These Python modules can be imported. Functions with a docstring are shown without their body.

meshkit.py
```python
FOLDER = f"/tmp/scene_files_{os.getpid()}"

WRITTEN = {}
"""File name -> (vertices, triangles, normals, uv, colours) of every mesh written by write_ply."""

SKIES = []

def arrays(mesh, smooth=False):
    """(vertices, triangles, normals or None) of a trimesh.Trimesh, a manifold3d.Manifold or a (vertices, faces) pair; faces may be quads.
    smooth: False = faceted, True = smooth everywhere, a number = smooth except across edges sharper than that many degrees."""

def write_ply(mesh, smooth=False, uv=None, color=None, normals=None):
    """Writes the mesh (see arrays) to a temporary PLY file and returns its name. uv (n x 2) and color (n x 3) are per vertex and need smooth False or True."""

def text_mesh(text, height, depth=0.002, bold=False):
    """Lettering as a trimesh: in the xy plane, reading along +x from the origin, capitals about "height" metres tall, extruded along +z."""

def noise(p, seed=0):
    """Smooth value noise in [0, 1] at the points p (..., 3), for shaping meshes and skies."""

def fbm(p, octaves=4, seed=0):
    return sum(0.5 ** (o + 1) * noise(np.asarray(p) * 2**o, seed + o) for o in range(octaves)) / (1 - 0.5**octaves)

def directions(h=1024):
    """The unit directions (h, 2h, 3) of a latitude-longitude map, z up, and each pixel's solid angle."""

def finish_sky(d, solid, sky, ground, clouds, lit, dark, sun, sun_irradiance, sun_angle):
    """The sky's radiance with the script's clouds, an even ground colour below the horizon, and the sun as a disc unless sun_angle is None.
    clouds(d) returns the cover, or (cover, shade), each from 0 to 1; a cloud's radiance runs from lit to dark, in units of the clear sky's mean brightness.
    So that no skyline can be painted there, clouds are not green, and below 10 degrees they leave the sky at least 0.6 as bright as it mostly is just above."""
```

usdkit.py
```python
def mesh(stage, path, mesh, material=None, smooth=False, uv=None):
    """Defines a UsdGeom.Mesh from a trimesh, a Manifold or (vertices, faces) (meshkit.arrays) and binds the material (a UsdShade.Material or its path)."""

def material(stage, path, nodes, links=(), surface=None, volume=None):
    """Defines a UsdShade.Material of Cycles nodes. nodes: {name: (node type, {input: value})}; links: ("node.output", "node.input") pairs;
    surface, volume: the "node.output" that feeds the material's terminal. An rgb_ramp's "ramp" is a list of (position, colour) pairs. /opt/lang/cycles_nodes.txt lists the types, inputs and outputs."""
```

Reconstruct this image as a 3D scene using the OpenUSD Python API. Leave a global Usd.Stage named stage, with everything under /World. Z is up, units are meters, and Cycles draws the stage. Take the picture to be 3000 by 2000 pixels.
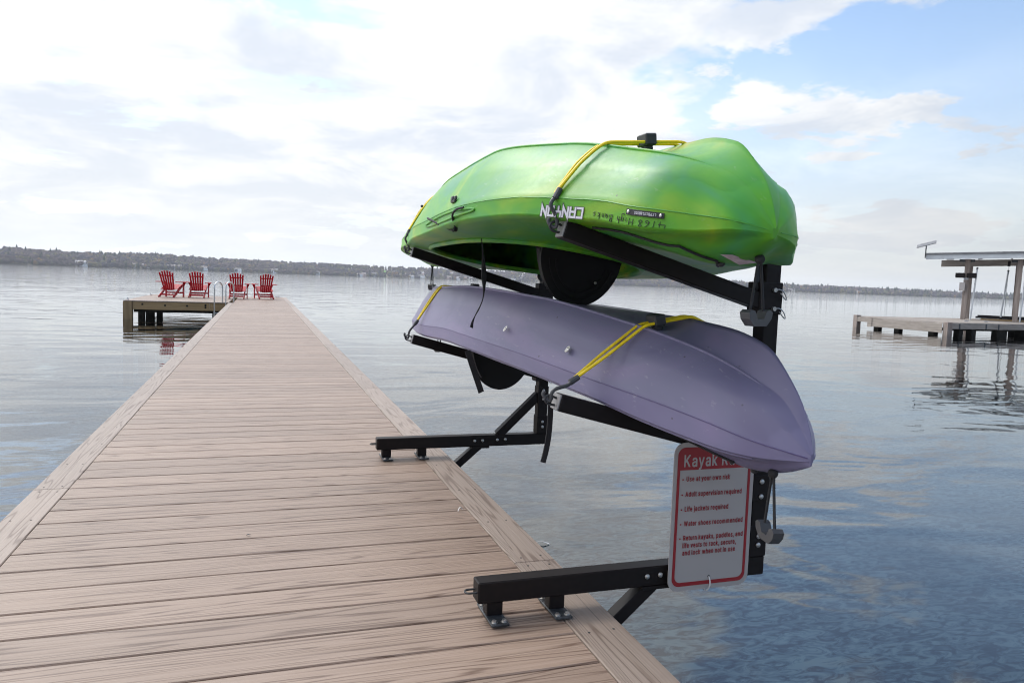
import math, random
import numpy as np, trimesh, usdkit, meshkit
import manifold3d as m3
import shapely, shapely.geometry as sg
from scipy.interpolate import PchipInterpolator, CubicSpline
from pxr import Usd, UsdGeom, UsdLux, UsdShade, Gf, Sdf

random.seed(7); rng = np.random.default_rng(7)
stage = Usd.Stage.CreateInMemory()
UsdGeom.SetStageUpAxis(stage, UsdGeom.Tokens.z); UsdGeom.SetStageMetersPerUnit(stage, 1.0)
UsdGeom.Scope.Define(stage, '/World/Looks')

# ------------------------------------------------------------------ camera, sky, sun
YAW, PITCH, ROLL, CAMZ = .3253, .0798, .0357, .8563
def cam_axes(yaw, pitch, roll):
    cy, sy, cp, sp = math.cos(yaw), math.sin(yaw), math.cos(pitch), math.sin(pitch)
    r = np.array([cy, -sy, 0]); f = np.array([sy*cp, cy*cp, -sp]); u = np.cross(r, f)
    c, s = math.cos(roll), math.sin(roll)
    return c*r + s*u, -s*r + c*u, f
cr_, cu_, cf_ = cam_axes(YAW, PITCH, ROLL)
cam = UsdGeom.Camera.Define(stage, '/World/camera')
cam.CreateHorizontalApertureAttr(36.0); cam.CreateVerticalApertureAttr(24.0); cam.CreateFocalLengthAttr(26.397)
cam.CreateClippingRangeAttr(Gf.Vec2f(.05, 30000))
cmx = np.eye(4); cmx[0, :3], cmx[1, :3], cmx[2, :3], cmx[3, :3] = cr_, cu_, -cf_, [0, 0, CAMZ]
cam.AddTransformOp().Set(Gf.Matrix4d(*cmx.ravel().tolist()))
cam.CreateExposureAttr(0.98)
cam.CreateFStopAttr(18.0); cam.CreateFocusDistanceAttr(2.6)

SUN_AZ, SUN_EL = math.radians(-26), math.radians(48)
sun = UsdLux.DistantLight.Define(stage, '/World/sun')
sun.CreateIntensityAttr(.2); sun.CreateAngleAttr(14.0); sun.CreateNormalizeAttr(True); sun.CreateColorAttr(Gf.Vec3f(1, .95, .87))
sun.AddRotateZOp().Set(-math.degrees(SUN_AZ)); sun.AddRotateXOp().Set(-(90 - math.degrees(SUN_EL)) )

def mat(name, nodes, links=(), surface='p.BSDF', volume=None):
    return usdkit.material(stage, '/World/Looks/' + name, nodes, links, surface=surface, volume=volume)

sd = [math.sin(SUN_AZ)*math.cos(SUN_EL), math.cos(SUN_AZ)*math.cos(SUN_EL), math.sin(SUN_EL)]
def math_(op, a=0., b=0., clamp=False): return ('math', {'math_type': op, 'value1': a, 'value2': b, 'use_clamp': clamp})
sky = mat('sky', {
    'k': ('sky_texture', {'sky_type': 'single_scattering', 'sun_disc': False, 'sun_elevation': SUN_EL, 'sun_rotation': SUN_AZ}),
    'tc': ('texture_coordinate', {}), 'sep': ('separate_xyz', {}),
    'zc': math_('maximum', 0, .0), 'zd': math_('add', 0, .16),
    'px': math_('divide'), 'py': math_('divide'), 'pl': ('combine_xyz', {'z': .0}),
    'n1': ('noise_texture', {'scale': 1.15, 'detail': 9, 'roughness': .55, 'distortion': .25}),
    'off': ('vector_math', {'math_type': 'add', 'vector2': (40.1, 3.3, 8.2)}),
    # how closed the cloud deck is: closed in the north-west, open towards the east
    'dl': ('vector_math', {'math_type': 'dot_product', 'vector2': (math.sin(math.radians(-48)), math.cos(math.radians(-48)), .05)}),
    'dlr': ('map_range', {'range_type': 'smoothstep', 'from_min': -.15, 'from_max': .42, 'to_min': -.03, 'to_max': .16}),
    'c1': math_('add'), 'cov': ('map_range', {'range_type': 'smoothstep', 'from_min': .50, 'from_max': .60, 'to_min': 0, 'to_max': 1}),
    'hz': ('map_range', {'range_type': 'smoothstep', 'from_min': 0., 'from_max': .34, 'to_min': .92, 'to_max': 0.}),
    'cov2': math_('maximum'), 'cov3': math_('maximum'), 'n5o': ('vector_math', {'math_type': 'add', 'vector2': (7.3, 8.8, 2.4)}), 'n5': ('noise_texture', {'scale': 1.9, 'detail': 8, 'roughness': .56, 'distortion': .2}), 'pf': ('map_range', {'range_type': 'smoothstep', 'from_min': .548, 'from_max': .615, 'to_min': 0, 'to_max': .95}),
    'n2': ('noise_texture', {'scale': 1.7, 'detail': 6, 'roughness': .6, 'distortion': .4}),
    'n2o': ('vector_math', {'math_type': 'add', 'vector2': (9.1, 4.2, 2.4)}),
    'sh': ('map_range', {'range_type': 'smoothstep', 'from_min': .36, 'from_max': .62, 'to_min': 0, 'to_max': 1}),
    'cl': ('mix_color', {'a': (5.5, 5.5, 5.48), 'b': (3.9, 4.2, 4.7)}),
    'hcol': ('mix_color', {'b': (4.3, 4.45, 4.55)}),
    'hz2': ('map_range', {'range_type': 'smoothstep', 'from_min': 0., 'from_max': .22, 'to_min': .85, 'to_max': 0.}),
    'sdot': ('vector_math', {'math_type': 'dot_product', 'vector2': tuple(sd)}),
    'sg0': ('map_range', {'range_type': 'smoothstep', 'from_min': -.75, 'from_max': .75, 'to_min': .16, 'to_max': 1.05, 'clamp': True}),
    'sg1': ('map_range', {'range_type': 'smoothstep', 'from_min': .80, 'from_max': 1.0, 'to_min': 0., 'to_max': 1.6, 'clamp': True}), 'sg': math_('add'), 'up': ('map_range', {'range_type': 'smoothstep', 'from_min': .40, 'from_max': .72, 'to_min': 0, 'to_max': 1.0, 'clamp': True}), 'upm': math_('multiply'), 'us': ('map_range', {'range_type': 'smoothstep', 'from_min': .30, 'from_max': .62, 'to_min': 0, 'to_max': .7, 'clamp': True}), 'u1': ('math', {'math_type': 'multiply_add', 'value3': 1.0}),
    'lit': ('vector_math', {'math_type': 'scale'}),
    'm': ('mix_color', {}), 'b': ('background_shader', {'strength': .1})},
    [('tc.generated', 'sep.vector'), ('sep.z', 'zc.value1'), ('zc.value', 'zd.value1'), ('sep.x', 'px.value1'), ('zd.value', 'px.value2'),
     ('sep.y', 'py.value1'), ('zd.value', 'py.value2'), ('px.value', 'pl.x'), ('py.value', 'pl.y'), ('pl.vector', 'off.vector1'), ('off.vector', 'n1.vector'),
     ('tc.generated', 'dl.vector1'), ('dl.value', 'dlr.value'), ('n1.fac', 'c1.value1'), ('dlr.result', 'c1.value2'), ('c1.value', 'cov.value'),
     ('zc.value', 'hz.value'), ('pl.vector', 'n5o.vector1'), ('n5o.vector', 'n5.vector'), ('n5.fac', 'pf.value'), ('cov.result', 'cov3.value1'), ('pf.result', 'cov3.value2'), ('cov3.value', 'cov2.value1'), ('hz.result', 'cov2.value2'),
     ('pl.vector', 'n2o.vector1'), ('n2o.vector', 'n2.vector'), ('n2.fac', 'sh.value'), ('sh.result', 'cl.fac'),
     ('zc.value', 'hz2.value'), ('hz2.result', 'hcol.fac'), ('cl.result', 'hcol.a'),
     ('tc.generated', 'sdot.vector1'), ('sdot.value', 'sg0.value'), ('sdot.value', 'sg1.value'), ('sg0.result', 'sg.value1'), ('sg1.result', 'sg.value2'), ('hcol.result', 'lit.vector1'), ('sg.value', 'upm.value1'), ('zc.value', 'up.value'), ('sdot.value', 'us.value'), ('up.result', 'u1.value1'), ('us.result', 'u1.value2'), ('u1.value', 'upm.value2'), ('upm.value', 'lit.scale'),
     ('k.color', 'm.a'), ('lit.vector', 'm.b'), ('cov2.value', 'm.fac'), ('m.result', 'b.color')], surface='b.background')
dome = UsdLux.DomeLight.Define(stage, '/World/sky'); UsdShade.MaterialBindingAPI.Apply(dome.GetPrim()).Bind(sky)
dome.GetPrim().SetCustomDataByKey('kind', 'structure')

# ------------------------------------------------------------------ helpers
used = {}
def numbered(parent, name):
    k = (parent, name); n = used.get(k, 0); used[k] = n + 1
    return f'{parent}/{name}' + (f'_{n:03d}' if n else '')
def path_of(p): return '/World' if p is None else str(p.GetPath())
def tag(p, label=None, category=None, group=None, kind=None):
    for k, v in (('label', label), ('category', category), ('group', group), ('kind', kind)):
        if v: p.SetCustomDataByKey(k, v)
    return p
def thing(name, label, category, loc=(0, 0, 0), rotz=0., roty=None, matrix=None, group=None):
    x = UsdGeom.Xform.Define(stage, numbered('/World', name))
    if matrix is not None: x.AddTransformOp().Set(Gf.Matrix4d(*np.asarray(matrix).T.ravel().tolist()))
    else:
        x.AddTranslateOp().Set(Gf.Vec3d(*map(float, loc)))
        if rotz: x.AddRotateZOp().Set(float(rotz))
    return tag(x.GetPrim(), label, category, group)
def part(parent, name, mesh, material, smooth=25, label=None, kind=None):
    p = usdkit.mesh(stage, numbered(path_of(parent), name), mesh, material, smooth=smooth).GetPrim()
    return tag(p, label, kind=kind)
def cat(*ms):
    ms = [m for m in ms if m is not None]
    return trimesh.util.concatenate(ms)
def box(x0, x1, y0, y1, z0, z1, c=0.):
    """Box, its edges chamfered by c."""
    if c <= 0:
        b = trimesh.creation.box([x1-x0, y1-y0, z1-z0]); b.apply_translation([(x0+x1)/2, (y0+y1)/2, (z0+z1)/2]); return b
    P = []
    for sx, sy, sz in np.ndindex(2, 2, 2):
        X, Y, Z = (x0, x1)[sx], (y0, y1)[sy], (z0, z1)[sz]; dx, dy, dz = (c if not sx else -c), (c if not sy else -c), (c if not sz else -c)
        P += [[X, Y+dy, Z+dz], [X+dx, Y, Z+dz], [X+dx, Y+dy, Z]]
    return trimesh.convex.convex_hull(np.array(P))
def bar(p, q, w, h, c=.002, up=(0, 0, 1)):
    """Rectangular bar from p to q, w wide across, h high."""
    p, q = np.array(p, float), np.array(q, float); d = q-p; L = np.linalg.norm(d); d /= L
    s = np.cross(d, up); s /= np.linalg.norm(s); u = np.cross(s, d)
    b = box(0, L, -w/2, w/2, -h/2, h/2, c); T = np.eye(4); T[:3, 0], T[:3, 1], T[:3, 2], T[:3, 3] = d, s, u, p
    b.apply_transform(T); return b
def cyl(p, q, r, n=12, r2=None):
    p, q = np.array(p, float), np.array(q, float); return tube([p, q], r, n, r2=r2)
def tube(P, r, n=8, closed=False, r2=None, caps=True):
    P = np.asarray(P, float); k = len(P); rr = np.linspace(r, r if r2 is None else r2, k)
    T = np.gradient(P, axis=0) if not closed else np.roll(P, -1, 0) - np.roll(P, 1, 0)
    T /= np.linalg.norm(T, axis=1, keepdims=True) + 1e-12
    a = np.array([0, 0, 1.]) if abs(T[0][2]) < .9 else np.array([1., 0, 0]); N = np.cross(T[0], a); N /= np.linalg.norm(N); V = []
    for i in range(k):
        N = N - T[i]*(N@T[i]); N /= np.linalg.norm(N); B = np.cross(T[i], N)
        th = np.arange(n)/n*2*np.pi; V.append(P[i] + rr[i]*(np.cos(th)[:, None]*N + np.sin(th)[:, None]*B))
    V = np.vstack(V); Fs = []
    for i in range(k if closed else k-1):
        a0, b0 = i*n, ((i+1) % k)*n
        for j in range(n):
            j2 = (j+1) % n; Fs += [[a0+j, a0+j2, b0+j2], [a0+j, b0+j2, b0+j]]
    if not closed and caps:
        V = np.vstack([V, P[0], P[-1]]); c0, c1 = k*n, k*n+1
        for j in range(n):
            j2 = (j+1) % n; Fs += [[c0, j2, j], [c1, (k-1)*n+j, (k-1)*n+j2]]
    return trimesh.Trimesh(V, Fs, process=False)
def smooth_path(P, n=40):
    P = np.asarray(P, float); s = np.r_[0, np.cumsum(np.linalg.norm(np.diff(P, axis=0), axis=1))]
    return CubicSpline(s, P)(np.linspace(0, s[-1], n))
def ribbon(P, W, w, t=.0015):
    """Flat strap through the points P; W gives its width direction at each."""
    P, W = np.asarray(P, float), np.asarray(W, float); W = W/np.linalg.norm(W, axis=1, keepdims=True)
    T = np.gradient(P, axis=0); T /= np.linalg.norm(T, axis=1, keepdims=True); W = W - T*(W*T).sum(1, keepdims=True); W /= np.linalg.norm(W, axis=1, keepdims=True)
    N = np.cross(T, W); k = len(P)
    V = np.stack([P+W*w/2+N*t, P-W*w/2+N*t, P-W*w/2-N*t, P+W*w/2-N*t], 1).reshape(-1, 3); Fs = [[0, 1, 2], [0, 2, 3], [4*k-4, 4*k-2, 4*k-3], [4*k-4, 4*k-1, 4*k-2]]
    for i in range(k-1):
        for j in range(4):
            a, b, c_, d = 4*i+j, 4*i+(j+1) % 4, 4*i+4+(j+1) % 4, 4*i+4+j; Fs += [[a, c_, b], [a, d, c_]]
    return trimesh.Trimesh(V, Fs, process=False)
def extrude(poly, h): return trimesh.creation.extrude_polygon(poly, h, engine='earcut') if poly.geom_type == 'Polygon' else cat(*[trimesh.creation.extrude_polygon(g, h, engine='earcut') for g in poly.geoms])
def moved(m, T=None, t=None):
    m = m.copy()
    if T is not None:
        M4 = np.eye(4); M4[:3, :3] = T; m.apply_transform(M4)
    if t is not None: m.apply_translation(t)
    return m
def hexbolt(p, axis, r=.006, h=.006):
    c = trimesh.creation.cylinder(radius=r, height=h, sections=6); d = trimesh.creation.cylinder(radius=r*1.45, height=h*.3, sections=14); d.apply_translation([0, 0, -h*.45])
    c = cat(c, d); c.apply_transform(trimesh.geometry.align_vectors([0, 0, 1], axis)); c.apply_translation(p); return c
def domebolt(p, axis, r=.0075):
    s = trimesh.creation.icosphere(2, r); s.apply_scale([1, 1, .6]); s.apply_transform(trimesh.geometry.align_vectors([0, 0, 1], axis)); s.apply_translation(p); return s

# ------------------------------------------------------------------ materials
def plain(name, col, rough=.5, metal=0., spec=.5, bump=None, var=0., vs=20., **kw):
    n = {'p': ('principled_bsdf', {'base_color': col, 'roughness': rough, 'metallic': metal, 'specular_ior_level': spec, **kw})}; l = []
    if var or bump:
        n['tc'] = ('texture_coordinate', {}); n['nz'] = ('noise_texture', {'scale': vs, 'detail': 5, 'roughness': .6}); l.append(('tc.object', 'nz.vector'))
    if var:
        n['rp'] = ('rgb_ramp', {'ramp': [(.3, tuple(c*(1-var) for c in col)), (.7, tuple(min(1, c*(1+var)) for c in col))]}); l += [('nz.fac', 'rp.fac'), ('rp.color', 'p.base_color')]
    if bump: n['bm'] = ('bump', {'strength': bump, 'distance': .004}); l += [('nz.fac', 'bm.height'), ('bm.normal', 'p.normal')]
    return mat(name, n, l)

def composite(name, base, dark, light, along):
    """Embossed composite decking: long cathedral figures, thin dark lines, pale streaks; 'along' is the board's axis."""
    sc, sf = ((.55, 15., 1.), (2.6, 190., 1.)) if along == 'x' else ((15., .55, 1.), (190., 2.6, 1.))
    return mat(name, {
        'tc': ('texture_coordinate', {}), 'oi': ('object_info', {}), 'o1': math_('multiply', 0, 37.7), 'o2': math_('multiply', 0, 91.3), 'oc': ('combine_xyz', {}),
        'm1': ('mapping', {'mapping_type': 'point', 'scale': sc}), 'a1': ('vector_math', {'math_type': 'add'}),
        'n1': ('noise_texture', {'scale': 1.0, 'detail': 2.2, 'roughness': .42, 'distortion': .15}),
        'k': math_('multiply', 0, 27.), 'fr': math_('pingpong', 0, 1.0),
        'ln': ('rgb_ramp', {'ramp': [(0, (1, 1, 1)), (.12, (.75, .75, .75)), (.28, (.15, .15, .15)), (.42, (0, 0, 0)), (1, (0, 0, 0))]}),
        'm2': ('mapping', {'mapping_type': 'point', 'scale': sf}), 'a2': ('vector_math', {'math_type': 'add'}),
        'n2': ('noise_texture', {'scale': 1.0, 'detail': 3, 'roughness': .6}), 'r2': ('map_range', {'from_min': .3, 'from_max': .72, 'to_min': 0, 'to_max': 1, 'clamp': True}),
        'n3': ('noise_texture', {'scale': 1.3, 'detail': 4, 'roughness': .6}), 'r3': ('map_range', {'from_min': .3, 'from_max': .7, 'to_min': .93, 'to_max': 1.06, 'clamp': True}),
        'br': ('map_range', {'from_min': 0, 'from_max': 1, 'to_min': .86, 'to_max': 1.10}),
        'c0': ('mix_color', {'a': light, 'b': base}), 'lm': math_('multiply', 0, .95), 'c1': ('mix_color', {'b': dark}), 'c2': ('vector_math', {'math_type': 'scale'}), 'c3': ('vector_math', {'math_type': 'scale'}),
        'hs': math_('multiply_add', 0, -.6), 'bm': ('bump', {'strength': .55, 'distance': .0012}),
        'p': ('principled_bsdf', {'roughness': .5, 'specular_ior_level': .42})},
        [('oi.random', 'o1.value1'), ('oi.random', 'o2.value1'), ('o1.value', 'oc.x'), ('o2.value', 'oc.y'), ('tc.object', 'm1.vector'), ('m1.vector', 'a1.vector1'), ('oc.vector', 'a1.vector2'), ('a1.vector', 'n1.vector'),
         ('n1.fac', 'k.value1'), ('k.value', 'fr.value1'), ('fr.value', 'ln.fac'), ('tc.object', 'm2.vector'), ('m2.vector', 'a2.vector1'), ('oc.vector', 'a2.vector2'), ('a2.vector', 'n2.vector'), ('n2.fac', 'r2.value'),
         ('tc.object', 'n3.vector'), ('n3.fac', 'r3.value'), ('oi.random', 'br.value'), ('r2.result', 'c0.fac'), ('ln.color', 'lm.value1'), ('lm.value', 'c1.fac'), ('c0.result', 'c1.a'),
         ('c1.result', 'c2.vector1'), ('r3.result', 'c2.scale'), ('c2.vector', 'c3.vector1'), ('br.result', 'c3.scale'), ('c3.vector', 'p.base_color'),
         ('ln.color', 'hs.value1'), ('r2.result', 'hs.value3'), ('hs.value', 'bm.height'), ('bm.normal', 'p.normal')])
M = {}
M['plank'] = composite('composite_plank', (.232, .158, .112), (.125, .074, .050), (.330, .240, .186), 'x')
M['border'] = composite('composite_border', (.270, .203, .160), (.155, .106, .08), (.335, .265, .218), 'y')
M['black'] = plain('black_steel', (.0085, .0058, .0055), .5, spec=.22, var=.25, vs=60)
M['steel'] = plain('bolt_steel', (.55, .53, .50), .35, metal=.9)
M['galv'] = plain('weathered_plate', (.055, .058, .062), .5, metal=.3, var=.9, vs=45)
M['endcap'] = plain('end_cap', (.22, .21, .21), .5, var=.3, vs=80)
M['rubber'] = plain('dark_rubber', (.022, .022, .024), .55)
M['greyplastic'] = plain('grey_plastic', (.05, .05, .053), .42)
M['strap'] = plain('webbing', (.035, .033, .035), .8, spec=.2, bump=.5, vs=900)
M['cord'] = plain('yellow_cord', (.80, .58, .012), .45, var=.12, vs=120)
M['blackcord'] = plain('black_cord', (.014, .014, .016), .7, bump=.5, vs=700)
M['white'] = plain('sign_white', (.36, .33, .315), .42)
M['red'] = plain('sign_red', (.27, .010, .014), .4)
M['tie'] = plain('nylon_tie', (.72, .70, .68), .5)
M['chairred'] = plain('red_poly', (.42, .006, .014), .5, spec=.3, var=.06, vs=6)
M['stainless'] = plain('stainless', (.55, .55, .56), .28, metal=1.)
M['foam'] = plain('seat_plastic', (.006, .0055, .006), .6, spec=.25, bump=.35, vs=260)
M['ink'] = plain('marker_ink', (.02, .02, .02), .6)
M['decalwhite'] = plain('decal_white', (.52, .51, .54), .5)
M['decaldark'] = plain('decal_dark', (.06, .05, .06), .5)
M['plate'] = plain('plate_black', (.012, .011, .013), .35)
M['sticker'] = plain('sticker', (.50, .42, .46), .5, var=.3, vs=60)
def plastic(name, ramp, sc, rough):
    return mat(name, {'tc': ('texture_coordinate', {}), 'mp': ('mapping', {'mapping_type': 'point', 'scale': sc}), 'n': ('noise_texture', {'scale': 1., 'detail': 3, 'roughness': .5, 'distortion': 1.3}),
        'r': ('rgb_ramp', {'ramp': ramp}), 'g': ('noise_texture', {'scale': 420, 'detail': 2}), 'bm': ('bump', {'strength': .07, 'distance': .001}),
        'sc': ('noise_texture', {'scale': 60., 'detail': 6, 'roughness': .75}), 'sr': ('map_range', {'from_min': .35, 'from_max': .7, 'to_min': rough-.03, 'to_max': rough+.04, 'clamp': True}),
        'sm': ('mapping', {'mapping_type': 'point', 'scale': (90., 14., 60.), 'rotation': (.3, .2, .5)}), 'sn': ('noise_texture', {'scale': 1., 'detail': 3, 'roughness': .7}), 'sx': ('map_range', {'from_min': .62, 'from_max': .70, 'to_min': 0, 'to_max': .2, 'clamp': True}),
        'wm': ('noise_texture', {'scale': 5., 'detail': 3}), 'wr': ('map_range', {'from_min': .45, 'from_max': .62, 'to_min': 0, 'to_max': 1, 'clamp': True}), 'sf': math_('multiply'), 'c1': ('mix_color', {'b': (.55, .52, .50)}),
        'dv': ('voronoi_texture', {'scale': 26.}), 'dr': ('map_range', {'from_min': .05, 'from_max': .095, 'to_min': .8, 'to_max': 0, 'clamp': True}), 'dn': ('noise_texture', {'scale': 9., 'detail': 2}), 'dm': ('map_range', {'from_min': .52, 'from_max': .58, 'to_min': 0, 'to_max': 1, 'clamp': True}), 'df': math_('multiply'), 'c2': ('mix_color', {'b': (.05, .045, .04)}),
        'p': ('principled_bsdf', {'roughness': rough, 'specular_ior_level': .36})},
        [('tc.object', 'mp.vector'), ('mp.vector', 'n.vector'), ('n.fac', 'r.fac'), ('r.color', 'c1.a'), ('tc.object', 'sm.vector'), ('sm.vector', 'sn.vector'), ('sn.fac', 'sx.value'), ('tc.object', 'wm.vector'), ('wm.fac', 'wr.value'), ('sx.result', 'sf.value1'), ('wr.result', 'sf.value2'), ('sf.value', 'c1.fac'), ('tc.object', 'dv.vector'), ('dv.distance', 'dr.value'), ('tc.object', 'dn.vector'), ('dn.fac', 'dm.value'), ('dr.result', 'df.value1'), ('dm.result', 'df.value2'), ('df.value', 'c2.fac'), ('c1.result', 'c2.a'), ('c2.result', 'p.base_color'), ('tc.object', 'g.vector'), ('g.fac', 'bm.height'), ('bm.normal', 'p.normal'), ('tc.object', 'sc.vector'), ('sc.fac', 'sr.value'), ('sr.result', 'p.roughness')])
GR = [(.32, (.045, .24, .085)), (.44, (.06, .27, .03)), (.54, (.09, .30, .014)), (.64, (.16, .33, .012)), (.76, (.33, .35, .012))]
M['green'] = plastic('green_polyethylene', GR, (4.6, 2.4, 4.6), .42)
M['seamgreen'] = plain('green_seam', (.06, .27, .03), .45)
M['purple'] = plastic('purple_polyethylene', [(.3, (.135, .118, .205)), (.5, (.162, .148, .24)), (.7, (.20, .165, .275))], (2.6, 1.6, 5.), .42)
M['seampurple'] = plain('purple_seam', (.085, .062, .16), .5)
def timber(name, a, b, sc, rough=.8):
    return mat(name, {'tc': ('texture_coordinate', {}), 'mp': ('mapping', {'mapping_type': 'point', 'scale': sc}), 'n': ('noise_texture', {'scale': 1., 'detail': 7, 'roughness': .62, 'distortion': .4}), 'r': ('rgb_ramp', {'ramp': [(.3, a), (.7, b)]}),
        'bm': ('bump', {'strength': .4, 'distance': .004}), 'p': ('principled_bsdf', {'roughness': rough, 'specular_ior_level': .25})},
        [('tc.object', 'mp.vector'), ('mp.vector', 'n.vector'), ('n.fac', 'r.fac'), ('r.color', 'p.base_color'), ('n.fac', 'bm.height'), ('bm.normal', 'p.normal')])
M['treated'] = timber('treated_timber', (.24, .155, .075), (.36, .25, .13), (1.6, 1.6, 16))
M['treatedv'] = timber('treated_post', (.20, .135, .07), (.30, .21, .115), (12, 12, 1.4))
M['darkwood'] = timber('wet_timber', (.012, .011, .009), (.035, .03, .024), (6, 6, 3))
M['grey'] = timber('weathered_timber', (.21, .18, .155), (.36, .32, .285), (2., 2., 22))
M['greyv'] = timber('weathered_post', (.19, .15, .13), (.32, .27, .24), (14, 14, 1.2))
M['canopymetal'] = plain('canopy_metal', (.50, .52, .54), .4, var=.08, vs=5)
M['canopytop'] = plain('canopy_roof', (.16, .16, .165), .6, var=.2, vs=4)

# ------------------------------------------------------------------ water, lake bed, far shore
WZ = -.50
water = mat('water', {
    'g': ('geometry', {}), 'm1': ('mapping', {'mapping_type': 'point', 'scale': (.55, 1.0, 1), 'rotation': (0, 0, .45)}), 'm2': ('mapping', {'mapping_type': 'point', 'scale': (2.0, 4.2, 1), 'rotation': (0, 0, .35)}),
    'm3': ('mapping', {'mapping_type': 'point', 'scale': (.10, .17, 1), 'rotation': (0, 0, .5)}), 'm4': ('mapping', {'mapping_type': 'point', 'scale': (.035, .06, 1)}),
    'n1': ('noise_texture', {'scale': 1., 'detail': 2.5, 'roughness': .45, 'distortion': .6}), 'n2': ('noise_texture', {'scale': 1., 'detail': 2, 'roughness': .5, 'distortion': .4}), 'n3': ('noise_texture', {'scale': 1., 'detail': 2, 'roughness': .5}),
    'n4': ('noise_texture', {'scale': 1., 'detail': 3, 'roughness': .6}), 'k4': ('map_range', {'from_min': .35, 'from_max': .65, 'to_min': .35, 'to_max': 1.25, 'clamp': True}),
    'h2': math_('multiply', 0, .0017), 'h2b': math_('multiply'), 'h1': math_('multiply_add', 0, .025), 'h3': math_('multiply_add', 0, .05),
    'bm': ('bump', {'strength': 1., 'distance': 1.0}), 'fr': ('fresnel', {'IOR': 1.75}), 'gl': ('glossy_bsdf', {'color': (1, 1, 1), 'roughness': .03}), 'tr': ('transparent_bsdf', {'color': (.66, .78, .82)}), 'mx': ('mix_closure', {})},
    [('g.position', 'm1.vector'), ('g.position', 'm2.vector'), ('g.position', 'm3.vector'), ('g.position', 'm4.vector'), ('m1.vector', 'n1.vector'), ('m2.vector', 'n2.vector'), ('m3.vector', 'n3.vector'), ('m4.vector', 'n4.vector'),
     ('n4.fac', 'k4.value'), ('n2.fac', 'h2.value1'), ('h2.value', 'h2b.value1'), ('k4.result', 'h2b.value2'), ('n1.fac', 'h1.value1'), ('h2b.value', 'h1.value3'), ('n3.fac', 'h3.value1'), ('h1.value', 'h3.value3'), ('h3.value', 'bm.height'),
     ('bm.normal', 'fr.normal'), ('bm.normal', 'gl.normal'), ('fr.fac', 'mx.fac'), ('tr.BSDF', 'mx.closure1'), ('gl.BSDF', 'mx.closure2')], surface='mx.closure')
def sheet(x0, x1, y0, y1, z):
    return trimesh.Trimesh([[x0, y0, z], [x1, y0, z], [x1, y1, z], [x0, y1, z]], [[0, 1, 2], [0, 2, 3]], process=False)
part(None, 'water', sheet(-3500, 3500, -1500, 3500, WZ), water, smooth=False, kind='structure')
bedm = mat('lake_bed', {'g': ('geometry', {}), 'mp': ('mapping', {'mapping_type': 'point', 'scale': (1, 2.2, 1), 'rotation': (0, 0, .4)}), 'n': ('noise_texture', {'scale': 4.2, 'detail': 4, 'roughness': .62, 'distortion': 1.8}), 'v': ('noise_texture', {'scale': .5, 'detail': 3}),
    'r': ('rgb_ramp', {'ramp': [(.40, (.004, .008, .014)), (.50, (.10, .135, .15)), (.60, (.24, .28, .28))]}), 's': ('map_range', {'from_min': .3, 'from_max': .7, 'to_min': .6, 'to_max': 1.3}), 'c': ('vector_math', {'math_type': 'scale'}), 'p': ('principled_bsdf', {'roughness': 1., 'specular_ior_level': 0.})},
    [('g.position', 'mp.vector'), ('mp.vector', 'n.vector'), ('g.position', 'v.vector'), ('n.fac', 'r.fac'), ('v.fac', 's.value'), ('r.color', 'c.vector1'), ('s.result', 'c.scale'), ('c.vector', 'p.base_color')])
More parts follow.
